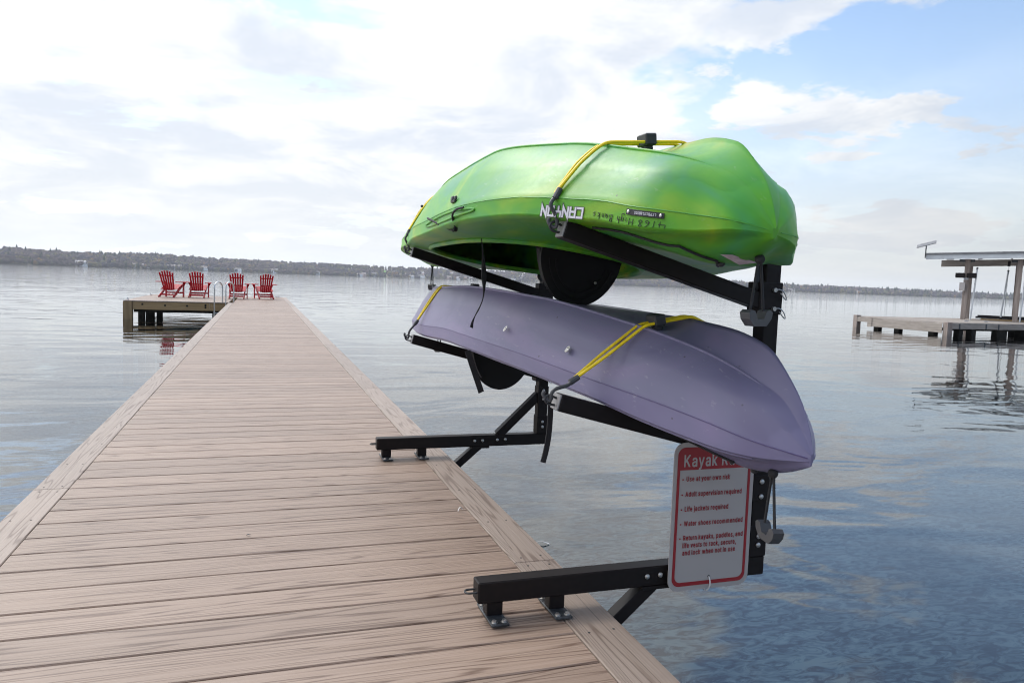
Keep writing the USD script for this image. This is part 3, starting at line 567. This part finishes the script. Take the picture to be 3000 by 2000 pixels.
def handle_mesh(c, ax, dn, fw):
    prof = [(-.050, -.006), (-.040, -.013), (-.026, -.010), (-.014, .012), (.014, .012), (.026, -.010), (.040, -.013), (.050, -.006), (.046, .010), (.026, .029), (-.026, .029), (-.046, .010)]
    m = extrude(sg.Polygon(prof).buffer(.003).buffer(-.002), .030); m.apply_translation([0, 0, -.015]); m.apply_scale(.82)
    T = np.eye(4); T[:3, 0], T[:3, 1], T[:3, 2], T[:3, 3] = ax, dn, fw, c
    m.apply_transform(T); m.fix_normals(); return m
def pose_matrix(x, y, z, yaw, pit, roll):
    cy, sy, cp, sp, c, s = math.cos(yaw), math.sin(yaw), math.cos(pit), math.sin(pit), math.cos(roll), math.sin(roll)
    Rz = np.array([[cy, -sy, 0], [sy, cy, 0], [0, 0, 1]]); Rx = np.array([[1, 0, 0], [0, cp, -sp], [0, sp, cp]]); Ry = np.array([[c, 0, s], [0, 1, 0], [-s, 0, c]])
    T = np.eye(4); T[:3, :3] = Rz@Rx@Ry; T[:3, 3] = [x, y, z]; return T
POSE = {'green': pose_matrix(1.000, 1.312, .928, .008, .001, .155), 'purple': pose_matrix(1.080, 1.248, .478, .021, .018, .111)}
def loc2(T, p): return T[:3, :3].T@(np.asarray(p, float)-T[:3, 3])
def wld(T, p): return T[:3, :3]@np.asarray(p, float)+T[:3, 3]
def glyphs(txt, w, h, gap, th):
    G = {'C': [[(1, 1), (0, 1), (0, 0), (1, 0)]], 'A': [[(0, 0), (0, 1), (1, 1), (1, 0)], [(0, .42), (1, .42)]], 'N': [[(0, 0), (0, 1), (1, 0), (1, 1)]], 'Y': [[(0, 1), (0, .5), (1, .5), (1, 1)], [(.5, .5), (.5, 0)]], 'O': [[(0, 0), (0, 1), (1, 1), (1, 0), (0, 0)]]}
    out, x = [], 0
    for ch in txt:
        for l in G[ch]: out.append(sg.LineString([(x+a*w, b*h) for a, b in l]).buffer(th/2, cap_style=3, join_style=2))
        x += w+gap
    return shapely.union_all(out)
HAND = {'4': [[(.1, 1), (0, .45), (.8, .45)], [(.65, .9), (.6, 0)]], '1': [[(.3, 1), (.2, 0)]], '6': [[(.6, 1), (.2, .6), (.1, .2), (.4, 0), (.65, .2), (.4, .42), (.12, .3)]], '8': [[(.6, .85), (.35, 1), (.15, .8), (.4, .55), (.65, .25), (.4, 0), (.1, .2), (.35, .52), (.6, .85)]],
        'H': [[(.1, 1), (.05, 0)], [(.75, 1), (.7, 0)], [(.08, .5), (.74, .52)]], 'i': [[(.2, .55), (.18, 0)]], 'g': [[(.6, .55), (.2, .5), (.15, .1), (.5, .1), (.6, .55), (.55, -.4), (.2, -.55), (.0, -.35)]], 'h': [[(.1, 1), (.05, 0)], [(.08, .35), (.35, .55), (.45, .3), (.45, 0)]],
        'B': [[(.1, 1), (.05, 0)], [(.1, 1), (.5, .95), (.55, .65), (.1, .52), (.6, .45), (.65, .1), (.05, 0)]], 'a': [[(.55, .5), (.2, .5), (.1, .15), (.4, .05), (.55, .5), (.6, 0)]], 'n': [[(.1, .55), (.1, 0)], [(.1, .4), (.4, .55), (.5, 0)]], 'k': [[(.1, 1), (.08, 0)], [(.5, .6), (.1, .3), (.55, 0)]], 's': [[(.5, .5), (.2, .5), (.2, .32), (.5, .2), (.4, 0), (.05, .05)]], ' ': []}
def kayak(key, lab, hullm, seamm, flip=None):
    KHULL = hull_mesh(key); T = POSE[key]; k = thing(key + '_kayak', lab, 'kayak', matrix=T); up = T[:3, :3].T@np.array([0, 0, 1.])
    part(k, 'hull', KHULL, hullm, smooth=17)
    part(k, 'seam_line', cat(seam_tube(-1), seam_tube(1)), seamm); part(k, 'chine_edge', cat(chine_tube(-1), chine_tube(1)), hullm, smooth=True); part(k, 'edge_bead', cat(bead_tube(-1), bead_tube(1)), hullm, smooth=True)
    rim = np.array([[u, d, float(T_bs(d))-float(T_drop(d))-.010-.004*(1-(u/CB)**2)] for u, d in (cock(t, .004) for t in np.linspace(0, 2*np.pi, 96, endpoint=False))])
    rm = tube(rim, .0095, 8, closed=True); part(k, 'cockpit_rim', rm, hullm, smooth=True)
    # seat: pan inside the hull, back hanging out of the cockpit
    def fl(m):
        if flip is None: return m
        m = m.copy(); V = np.array(m.vertices); V[:, 1] = flip-(V[:, 1]-.965); m.vertices = V; m.invert(); return m
    pan = box(-.20, .20, .95, 1.42, .17, .20, .02); part(k, 'seat_pan', fl(cat(pan, box(-.21, -.17, .95, 1.42, .10, .19, .012), box(.17, .21, .95, 1.42, .10, .19, .012))), M['foam'])
    sh = [(-.165, .13), (-.142, .01)] + [(-.142*math.cos(t), -.002-.146*math.sin(t)**1.25) for t in np.linspace(0.02, math.pi-.02, 28)] + [(.142, .01), (.165, .13)]
    bk = extrude(sg.Polygon(sh).buffer(.008).buffer(-.008), .020)
    V = np.array(bk.vertices); bk.vertices = np.c_[V[:, 0], .965-V[:, 2]-.10*V[:, 1]+.35*V[:, 0]**2, V[:, 1]]; bk.fix_normals()
    sb = part(k, 'seat_back', fl(bk), M['foam'])
    rib = []
    for rr in (.70, .86):
        rib.append(tube(np.array([[-.132*rr*math.cos(t), .965-.021-.10*(-.002-.140*rr*math.sin(t)**1.3)+.35*(.132*rr*math.cos(t))**2, -.002-.140*rr*math.sin(t)**1.3] for t in np.linspace(.15, math.pi-.15, 24)]), .0022, 6))
    part(sb, 'rib', fl(cat(*rib)), M['foam'])
    part(sb, 'edge_strap', ribbon(np.array([[x, .972+.35*x*x-.1*b+.002, b] for x, b in [(-.163, .12), (-.150, .03), (-.134, -.02), (-.116, -.06), (-.088, -.10)]]), np.tile([0, 1, 0], (5, 1)), .03).copy() if flip is None else fl(ribbon(np.array([[x, .972+.35*x*x-.1*b+.002, b] for x, b in [(-.163, .12), (-.150, .03), (-.134, -.02), (-.116, -.06), (-.088, -.10)]]), np.tile([0, 1, 0], (5, 1)), .03)), M['strap'])
    part(sb, 'rivet', domebolt([.06, .945, -.06], [0, -1, 0], .005), M['steel'])
    return k, T, up
gk, GT, gup = kayak('green', 'green and yellow kayak strapped upside down on the upper arms of the rack', M['green'], M['seamgreen'])
pk, PT, pup = kayak('purple', 'purple kayak strapped upside down on the lower arms of the rack', M['purple'], M['seampurple'], flip=1.98)
use('green')
# lettering and plates on the green kayak's band
g1 = glyphs('CANYON', .0150, .0225, .0068, .0050)
part(gk, 'lettering', wrap(extrude(g1, .0006), .374, .42), M['decalwhite'], smooth=False, label='white lettering CANYON, upside down')
part(gk, 'lettering_outline', wrap(extrude(g1.buffer(.0016, join_style=2), .0003), .374, .42), M['decaldark'], smooth=False)
def sub(m, n=1): return m
pl = box(0, .083, 0, .0140, 0, .0015, .0006); pl = pl.subdivide().subdivide()
ip = part(gk, 'number_plate', wrap(pl, .149, .07), M['plate'], smooth=False, label='small black plate with an embossed hull number')
tm = meshkit.text_mesh('LTPB1318B525', .0060, .0005, bold=True); tm.vertices[:, 0] *= .74; tm.apply_translation([.0135, .0042, .0016]); part(ip, 'lettering', wrap(tm, .149, .07), M['decalwhite'], smooth=False)
for x in (.0062, .0768): part(ip, 'rivet', domebolt(band(.149+x, .07+.0070/.045, .0022), [-1, -.3, 0], .0042), M['steel'])
hw, x = [], 0.
for ch in '4168 High Banks':
    for l in HAND[ch]:
        l2 = np.array(l)*[.0172, .0165]; l2[:, 0] += x; n = max(3, 4*len(l2)); sq = np.r_[0, np.cumsum(np.linalg.norm(np.diff(l2, axis=0), axis=1))]; q = np.c_[np.interp(np.linspace(0, sq[-1], n), sq, l2[:, 0]), np.interp(np.linspace(0, sq[-1], n), sq, l2[:, 1])]
        hw.append(tube(np.array([band(.145+a*.92, .55+b/.045, .0004) for a, b in q]), .00075, 5))
    x += {'1': .012, 'i': .009, ' ': .010, 'H': .019, '4': .018}.get(ch, .0155)
part(gk, 'handwriting', cat(*hw), M['ink'], label='handwritten address in black marker, upside down')

# details on the kayaks
def deck_b(u, d):
    w, bs, dr, cw = float(T_w(d)), float(T_bs(d)), float(T_drop(d)), float(T_crown(d)); i = max(w-.055, w*.55); f = min(1, abs(u)/i); return bs-dr-.004-cw*(1-f*f)*.9
def deck_line(pts, r=.0032, n=10):
    Q = np.vstack([np.linspace(a, b, n) for a, b in zip(pts[:-1], pts[1:])]); return tube(np.array([[u, d, deck_b(u, d)-r*.9] for u, d in Q]), r, 7)
for k, key in ((gk, 'green'), (pk, 'purple')):
    use(key)
    L1, L2, L3 = ([(-.224, .41), (-.112, .176), (-.024, .153), (.25, .52)], [(-.036, .761), (.14, .725)], [(-.095, .56), (.083, .83)]) if key == 'green' else ([(-.17, .50), (-.135, .42), (-.045, .19), (.10, .42), (.165, .50)], [(-.12, .65), (.12, .80)], [(.12, .65), (-.12, .80)])
    for l in (L1, L2, L3): part(k, 'deck_bungee', deck_line(l), M['blackcord'])
    for d in (.17, 2.55): part(k, 'deck_fitting', moved(trimesh.creation.icosphere(1, .009), t=[0, d, deck_b(0, d)]), M['rubber'])
use('green')
vp = [band(1.31, .05, .003), band(1.17, .62, .003), [-.416, 1.02, deck_b(-.416, 1.02)-.003], band(.96, .72, .003), band(.88, .12, .003)]
part(gk, 'side_cord', tube(smooth_path(vp, 26), .0034, 7), M['blackcord'])
part(gk, 'side_cord_knot', cat(moved(trimesh.creation.icosphere(2, .008), t=[-.418, 1.015, deck_b(-.416, 1.02)-.006]), tube([[-.418, 1.015, deck_b(-.416, 1.02)-.004], [-.430, .99, deck_b(-.416, 1.02)-.016]], .003, 6)), M['blackcord'])
eg = [band(1.10+.29*math.cos(t), .38+.24*math.sin(t), .0008) for t in np.linspace(0, 2*np.pi, 60, endpoint=False)]
part(gk, 'paddle_groove', tube(np.array(eg), .0032, 8, closed=True), M['green'])
part(gk, 'side_clip', cat(box(-.443, -.433, 1.000, 1.047, .101, .110, .003), box(-.446, -.434, 1.017, 1.037, .105, .121, .003), box(-.443, -.434, .995, 1.009, .107, .121, .003)), M['greyplastic'])
part(gk, 'drain_plug', moved(trimesh.creation.icosphere(2, .006), t=[-.337, 2.034, .196]), M['rubber'])
st = [[-.045, .112], [-.030, .090], [.058, .118], [.022, .132]]; sv = np.array([[u, d, deck_b(u, d)-.005] for u, d in st])
part(gk, 'sticker', trimesh.convex.convex_hull(np.vstack([sv, sv-[0, 0, .0006]])), M['sticker'])
for p_ in ([-.322, 1.077, .170], [-.265, .699, .153]):
    part(pk, 'rivet', cat(domebolt(p_, [-.87, 0, .5], .0062), moved(cyl([0, 0, 0], np.array([-.87, 0, .5])*.0015, .0105, 16), t=p_)), M['steel'])
handle(gk, .075, .125, GT[:3, :3].T@np.array([.95, .3, -.04]), gup, .03)
handle(gk, KL-.13, .125, GT[:3, :3].T@np.array([.35, .6, -.62]), gup)
use('purple')
handle(pk, .085, .128, PT[:3, :3].T@np.array([.18, .95, .30]), pup, -.02)
handle(pk, KL-.13, .085, PT[:3, :3].T@np.array([.55, .5, .62]), pup)
use('green')
# seat straps
sp = [[-.318, 1.045, .035], [-.275, 1.0, .070], [-.215, .965, .052], [-.150, .952, .025]]
part(gk, 'seat_strap', ribbon(smooth_path(sp, 24), np.tile([.25, 0, 1.], (24, 1)), .030), M['strap'])
part(gk, 'strap_buckle', cat(box(-.334, -.304, 1.025, 1.065, .024, .050, .004)), M['greyplastic'])
hp_ = [loc2(GT, q) for q in ([.676, 2.350, .990], [.684, 2.350, .93], [.689, 2.350, .86], [.686, 2.350, .791], [.671, 2.352, .755], [.652, 2.35, .702])]
hw_ = np.array([[.25, 1, 0], [.5, .9, 0], [.8, .55, 0], [.35, 1, 0], [.3, 1, .2], [.55, .8, .2]]); hws = np.array([np.interp(np.linspace(0, 5, 30), range(6), hw_[:, i]) for i in range(3)]).T
part(gk, 'hanging_strap', ribbon(smooth_path(hp_, 30), (GT[:3, :3].T@hws.T).T, .026), M['strap'])
hq = [loc2(PT, q) for q in ([.742, 1.860, .555], [.744, 1.862, .49], [.741, 1.864, .43], [.728, 1.862, .372])]
part(pk, 'hanging_strap', ribbon(smooth_path(hq, 16), (PT[:3, :3].T@np.tile([1., .25, .1], (16, 1)).T).T, .017), M['strap'])
hq = [loc2(PT, q) for q in ([.715, 2.62, .60], [.735, 2.62, .545], [.752, 2.62, .50], [.772, 2.62, .447])]
part(pk, 'hanging_strap', ribbon(smooth_path(hq, 16), (PT[:3, :3].T@np.tile([1., .1, .2], (16, 1)).T).T, .022), M['strap'])

# bungee cords over the hulls, hooked to the arm tips and to the posts
def bungee(T, y, tip, postz, lab, slope, clipf=.42):
    b = thing('bungee_cord', lab, 'bungee cord', (0, y, 0)); th = math.atan(slope)
    tipc = np.array([tip[0]-.028, tip[1]-.024])
    def section(yy):
        d = loc2(T, [1.0, yy, .9])[1]; r = kring(d); W3 = np.array([wld(T, [u, d, v]) for u, v in r]); return W3[:, [0, 2]]
    sec = section(y+.025); end = np.array([1.313, postz])
    hull = sg.MultiPoint(np.vstack([sec, tipc, end])).convex_hull; ring = np.array(hull.exterior.coords)[:-1]
    i0 = np.linalg.norm(ring-tipc, axis=1).argmin(); i1 = np.linalg.norm(ring-end, axis=1).argmin()
    fw = np.vstack([ring[i0:], ring[:i0]]); j = np.linalg.norm(fw-end, axis=1).argmin(); a_ = fw[:j+1]; b_ = np.vstack([fw[:1], fw[j:][::-1]])
    way = a_ if a_[:, 1].max() > b_[:, 1].max() else b_
    s_ = np.r_[0, np.cumsum(np.linalg.norm(np.diff(way, axis=0), axis=1))]; L = s_[-1]
    def at(s): return np.array([np.interp(s, s_, way[:, 0]), np.interp(s, s_, way[:, 1])])
    def nrm(s): t = at(min(L, s+.004))-at(max(0, s-.004)); n = np.array([-t[1], t[0]]); n /= np.linalg.norm(n); return n if n@(at(s)-sec.mean(0)) > 0 else -n
    r = .0043; ss = np.linspace(.098, L-.05, 90)
    for sgn in (-1, 1):
        P = []
        for s in ss:
            e = min(1, (s-.098)/.10, (L-.05-s)/.06); c = at(s)+nrm(s)*(r+.0012); P.append([c[0], .025+sgn*(.0045+.0125*max(e, 0)), c[1]])
        P = np.array(P); P[1:-1] = (P[:-2]+2*P[1:-1]+P[2:])/4
        part(b, 'cord', tube(P, r, 8), M['cord'])
    c = at(.098)+nrm(.098)*.005; part(b, 'cord_loop', tube(np.array([[c[0], .025+.0045*math.cos(t), c[1]] + np.r_[(at(.090)-at(.098))[0], 0, (at(.090)-at(.098))[1]]*math.sin(t)*1.0 for t in np.linspace(0, math.pi, 9)]), r, 8), M['cord'])
    # plastic hook: stout eye end, thinner shaft, bent round the arm's ring
    h0, h1, h2 = at(.104)+nrm(.104)*.004, at(.055)+nrm(.055)*.010, at(.0)+np.array([.006, .006])
    part(b, 'hook', cat(tube(np.array([[h0[0], .018, h0[1]], [(h0[0]*.45+h1[0]*.55), .017, (h0[1]*.45+h1[1]*.55)]]), .0075, 10, r2=.0085), tube(smooth_path([[(h0[0]+h1[0])/2, .017, (h0[1]+h1[1])/2], [h1[0], .016, h1[1]], [h2[0]+.002, .017, h2[1]+.018], [h2[0], .022, h2[1]-.001], [h2[0]-.010, .028, h2[1]+.004], [h2[0]-.012, .030, h2[1]+.022]], 24), .0050, 9)), M['greyplastic'])
    sc = L*clipf; q = at(sc)+nrm(sc)*.006; t = at(sc+.01)-at(sc-.01); t /= np.linalg.norm(t); n2 = nrm(sc)
    cb = box(-.016, .016, -.026, .026, -.009, .021, .003); R3 = np.array([[t[0], 0, n2[0]], [0, 1, 0], [t[1], 0, n2[1]]]); cb = moved(cb, T=R3, t=[q[0], .025, q[1]]); tl = moved(box(-.011, .011, -.014, .014, -.022, -.006, .003), T=R3, t=[q[0], .025, q[1]])
    part(b, 'cord_clip', cat(cb, tl), M['rubber'])
    e0, e1 = at(L-.055), end+np.array([.008, -.035])
    part(b, 'hook', tube(smooth_path([[e0[0], .025, e0[1]], [end[0]-.004, .020, end[1]], [end[0]-.006, .012, end[1]-.02], [e1[0], .006, e1[1]]], 12), .0075, 9), M['rubber'])
bungee(GT, YA, (.723, 1.014), .885, 'yellow bungee cord over the near end of the green kayak', TH_U, .40)
bungee(GT, YB, (.675, .999), .900, 'yellow bungee cord round the far end of the green kayak', TH_U)
use('purple')
bungee(PT, YA, (.728, .575), .470, 'yellow bungee cord over the near end of the purple kayak', TH_L, .42)
bungee(PT, YB, (.685, .591), .480, 'yellow bungee cord round the far end of the purple kayak', TH_L)

# ------------------------------------------------------------------ sign
sx0, sx1, sz0, sz1, SY = 1.0545, 1.3095, .030, .442, 1.735
sign = thing('rules_sign', 'white sign with red header and red border listing kayak rules', 'sign', (0, SY, 0), roty=None)
def rr(x0, x1, z0, z1, r): return sg.box(x0+r, z0+r, x1-r, z1-r).buffer(r, 8)
def upright(m, y): V = np.array(m.vertices); m = trimesh.Trimesh(np.c_[V[:, 0], y-V[:, 2], V[:, 1]], m.faces, process=False); m.fix_normals(); return m
part(sign, 'panel', upright(extrude(rr(sx0, sx1, sz0, sz1, .032), .0022), 0), M['white'])
inn = rr(sx0+.0115, sx1-.0115, sz0+.0135, sz1-.0135, .022); win = sg.box(sx0+.0195, sz0+.024, sx1-.0195, .3665).intersection(rr(sx0+.0195, sx1-.0195, sz0+.024, sz1, .018).union(sg.box(sx0+.0195, .2, sx1-.0195, .3665)))
hole = sg.Point((sx0+sx1)/2, sz0+.035).buffer(.0035)
part(sign, 'red_border', upright(extrude(inn.difference(win), .0008), -.0022), M['red'], smooth=False)
part(sign, 'hole', upright(extrude(hole, .0006), -.0022), M['ink'], smooth=False)
_adv = {}
def advance(c):
    if c not in _adv: _adv[c] = np.ptp(meshkit.text_mesh('H'+c+'H', .1).vertices[:, 0])-np.ptp(meshkit.text_mesh('HH', .1).vertices[:, 0])
    return _adv[c]/.1
def spaced_text(txt, h, width, narrow, bold):
    out, x = [], 0.
    for c in txt:
        if c != ' ':
            g = meshkit.text_mesh(c, h, .0006, bold=bold); v = np.array(g.vertices); a = advance(c)*h; gw = v[:, 0].max()+v[:, 0].min()
            v[:, 0] = (v[:, 0]-gw/2)*narrow + x + a/2; out.append(trimesh.Trimesh(v, g.faces, process=False))
        x += advance(c)*h
    m = cat(*out); m.vertices[:, 0] *= width/np.ptp(m.vertices[:, 0]) if width else 1; return m
def sign_text(txt, x, z, h, m, sx=.72, bold=False):
    t = spaced_text(txt, h, None, .80 if h < .02 else .86, bold); V = np.array(t.vertices); V[:, 0] = V[:, 0]*sx; t = trimesh.Trimesh(V+[x, z, 0], t.faces, process=False); return part(sign, 'lettering', upright(t, -.0031), m, smooth=False)
sign_text('Kayak Rules', sx0+.0275, .3765, .0310, M['white'], .88, True)
for txt, z in (('Use at your own risk', .3360), ('Adult supervision required', .2940), ('Life jackets required', .2530), ('Water shoes recommended', .2125), ('Return kayaks, paddles, and', .1725), ('life vests to rack, secure,', .1515), ('and lock when not in use', .1310)):
    if txt[0].isupper():
        part(sign, 'bullet', upright(moved(extrude(sg.Point(sx0+.0295, z+.0048).buffer(.0022), .0006), t=[0, 0, 0]), -.0031), M['red'], smooth=False)
    sign_text(txt, sx0+.0385, z, .0132, M['red'], .80, True)
part(sign, 'zip_tie', cat(tube(smooth_path([[1.182, -.0022, sz0+.035], [1.1815, -.010, sz0+.026], [1.1815, -.009, sz0+.006], [1.181, .001, sz0-.006], [1.181, .03, sz0+.004]], 18), .0019, 6)), M['tie'])
part(sign, 'mounting_bolt', domebolt([1.3, .001, .40], [0, -1, 0], .004), M['steel'])

# ------------------------------------------------------------------ neighbour's dock on the right
NO = np.array([22.78, 20.0]); nx = np.array([1., 0.]); ny = np.array([0., 1.]); ang = 0.; DZ = -.035
nd = thing('neighbour_dock', 'weathered grey timber dock standing on piles at the right, below the boat canopy', 'dock', (NO[0], NO[1], 0), ang)
dk2 = [moved(plank_mesh(-.06, 4.3, -.02, .12), T=np.array([[0, 1, 0], [1, 0, 0], [0, 0, 1.]]), t=[x, 0, DZ]) for x in np.arange(-.05, 9.6, .145)]
for m_ in dk2: m_.fix_normals()
part(nd, 'deck_boards', cat(*dk2), M['grey'], smooth=False, kind='stuff')
part(nd, 'front_beam', box(.12, 2.55, -.055, -.008, -.255, DZ-.03, .004), M['grey']); part(nd, 'front_beam', box(2.555, 9.6, -.05, -.004, -.25, DZ-.03, .004), M['grey'])
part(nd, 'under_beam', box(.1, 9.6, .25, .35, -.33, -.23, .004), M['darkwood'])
part(nd, 'side_beam', box(-.13, -.075, .25, 3.45, -.40, DZ-.028, .004), M['grey']); part(nd, 'side_beam', box(-.125, -.08, 3.46, 4.1, -.24, DZ-.028, .004), M['grey'])
part(nd, 'side_patch', box(-.148, -.132, .10, .24, -.42, DZ-.02, .003), M['grey']); part(nd, 'side_patch', box(-.150, -.132, 3.30, 3.52, -.42, DZ-.02, .003), M['grey'])
part(nd, 'corner_post', box(-.11, .115, -.10, .10, -2.2, DZ+.008, .006), M['greyv']); part(nd, 'corner_post', box(-.14, .07, 4.08, 4.28, -2.2, DZ+.045, .006), M['greyv'])
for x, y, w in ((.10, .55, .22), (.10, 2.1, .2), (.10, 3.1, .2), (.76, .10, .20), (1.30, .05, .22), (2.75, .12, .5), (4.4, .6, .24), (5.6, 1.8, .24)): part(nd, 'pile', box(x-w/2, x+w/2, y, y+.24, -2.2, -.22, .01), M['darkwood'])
for x in (2.3, 1.7, .45): part(nd, 'rust_bracket', box(x, x+.06, -.064, -.056, -.25, DZ-.03, .002), M['galv'])
for x, y in ((1.3, .4), (2.2, .35)): part(nd, 'cleat', tube(smooth_path([[x-.10, y, DZ+.06], [x, y, DZ+.045], [x+.10, y, DZ+.06]], 8), .014, 7), M['stainless'])
def wl(x, y, z=0.): p = NO+nx*x+ny*y; return [p[0], p[1], z]
p1, p2 = np.array([4.52, 3.30]), np.array([5.64, 1.88]); cd = (p2-p1)/np.linalg.norm(p2-p1); cn = np.array([-cd[1], cd[0]])
cn = cn if cn[1] > 0 else -cn
co = wl(p1[0], p1[1]); cang = ang+math.degrees(math.atan2(cd[1], cd[0])); D = 1.4446
CS = 1.232
def cpart(p, n, m, mt, **k):
    m = m.copy(); m.vertices = np.array(m.vertices)*CS + [0, 0, .8563*(1-CS)]; return part(p, n, m, mt, **k)
cp = thing('boat_canopy', 'flat roofed boat lift canopy on square posts over the neighbouring dock', 'canopy', co, cang)
for i, x in enumerate((0, D)):
    cpart(cp, 'post', bar([x, 0, .125], [x+.02, 0, 2.12], .145, .145, .006, up=(0, 1, 0)), M['greyv'])
    cpart(cp, 'beam_bracket', box(x-.22, x+.22, -.05, .05, 2.03, 2.11, .004), M['galv'])
for x in (0., D, D+2.6): cpart(cp, 'post', bar([x, 3.3, -1.5], [x, 3.3, 2.2], .14, .14, .006, up=(0, 1, 0)), M['greyv'])
def roofbox(x0, x1, y0, y1, za, zb, rise=.045, along=.03):
    b = box(x0, x1, y0, y1, 0, 1); V = np.array(b.vertices); V[:, 2] = np.where(V[:, 2] > .5, zb, za)+(V[:, 1]-0)*rise+V[:, 0]*along; return trimesh.Trimesh(V, b.faces, process=False)
cpart(cp, 'fascia', roofbox(-1.18, 6.5, -.42, -.38, 2.13, 2.285), M['canopymetal'], smooth=False)
cpart(cp, 'roof', roofbox(-1.20, 6.5, -.46, 4.0, 2.29, 2.345), M['canopytop'], smooth=False)
cpart(cp, 'soffit', roofbox(-1.15, 6.5, -.375, 3.9, 2.235, 2.287), M['canopymetal'], smooth=False)
cpart(cp, 'front_beam', roofbox(-.95, 6.5, -.10, .0, 2.13, 2.232), M['grey'], smooth=False)
cpart(cp, 'front_beam', roofbox(-.95, 6.5, 3.2, 3.3, 2.0, 2.232, 0.), M['grey'], smooth=False)
for x in np.arange(-.6, 6.4, .9): cpart(cp, 'rafter', roofbox(x, x+.05, .01, 3.19, 2.10, 2.23), M['grey'], smooth=False)
sp_ = thing('solar_panel', 'small tilted solar panel on a thin pole at the end of the canopy', 'solar panel', (co[0]-1.2*CS*math.cos(math.radians(cang)), co[1]-1.2*CS*math.sin(math.radians(cang)), 0), cang)
cpart(sp_, 'pole', cyl([0, -.45, 2.12], [.01, -.45, 2.56], .018, 8), M['galv']); cpart(sp_, 'panel', moved(box(-.29, .29, -.24, .24, -.012, .012, .004), T=trimesh.transformations.euler_matrix(.25, -.28, 0)[:3, :3], t=[.01, -.45, 2.58]), M['canopytop'])
fl = thing('floodlight', 'pair of dark floodlights fixed to the left canopy post', 'floodlight', co, cang)
for x in (-.30, .03): cpart(fl, 'lamp', box(x, x+.27, -.22, -.09, 1.50, 1.66, .01), M['black'])
cpart(fl, 'bracket', box(-.06, .08, -.092, -.073, 1.44, 1.52, .003), M['canopymetal'])
jb = thing('junction_box', 'pale electrical box on the left canopy post below the floodlights', 'box', co, cang)
cpart(jb, 'case', box(-.16, -.01, -.19, -.074, 1.08, 1.34, .01), M['canopymetal']); cpart(jb, 'lid', box(-.165, -.005, -.2, -.191, 1.07, 1.35, .004), M['white'])
for (x, y, dx, z1, lab) in ((.20, -.1, .10, 1.80, 'thin grey guide pole leaning beside the left canopy post'), (D-.42, .55, .13, 1.75, 'dark guide pole leaning under the canopy between the posts'), (D+.12, -.1, .07, 1.95, 'thin pale pole beside the right canopy post')):
    g_ = thing('guide_pole', lab, 'pole', (co[0]+CS*(x*math.cos(math.radians(cang))-y*math.sin(math.radians(cang))), co[1]+CS*(x*math.sin(math.radians(cang))+y*math.cos(math.radians(cang))), 0), cang)
    cpart(g_, 'shaft', cyl([0, 0, -.2], [dx, 0, z1], .026, 10), M['canopymetal']); cpart(g_, 'cap', cyl([dx, 0, z1], [dx+.004, 0, z1+.05], .03, 10), M['rubber'])
bl_ = thing('boat_lift', 'dark boat lift cradle beams hanging on cables below the canopy', 'boat lift', co, cang)
cpart(bl_, 'bunk_beam', box(.35, 6.0, .30, .42, .19, .25, .004), M['black']); cpart(bl_, 'bunk_beam', box(.35, 6.0, 2.6, 2.72, .19, .25, .004), M['black']); cpart(bl_, 'cross_beam', box(.5, 6, .31, .41, .08, .185, .004), M['treated'])
cpart(bl_, 'cable', cyl([D-.30, .36, .25], [D-.28, .36, 2.1], .006, 6), M['galv']); cpart(bl_, 'pulley', box(D-.32, D-.24, .30, .42, 1.92, 2.08, .006), M['black'])

# ------------------------------------------------------------------ small things
def feather(loc, rz, L, lab, cat_='feather'):
    f = thing('feather', lab, cat_, loc, rz); c = np.array([[L*t, .12*L*math.sin(t*2.6), .012*math.sin(t*3)] for t in np.linspace(0, 1, 16)])
    part(f, 'vane', ribbon(c, np.tile([.3, 1, .25], (16, 1)), L*.16, .0006), M['tie'], smooth=True); part(f, 'quill', tube(c*1.02, .0008, 5), M['tie'])
feather((1.44, 3.54, WZ+.002), 150, .075, 'small curled white feather floating on the water beside the pier')
feather((.70, 2.63, .004), 20, .022, 'tiny white fluff lying on a plank beside the right border board')
tw = thing('leaf_scrap', 'small dark leaf scrap lying on the planks near the pier middle', 'leaf', (-.03, 2.53, .003), 10)
part(tw, 'blade', trimesh.convex.convex_hull([[-.008, 0, 0], [0, .004, .003], [.009, .001, .001], [.001, -.004, .002]]), M['ink'])
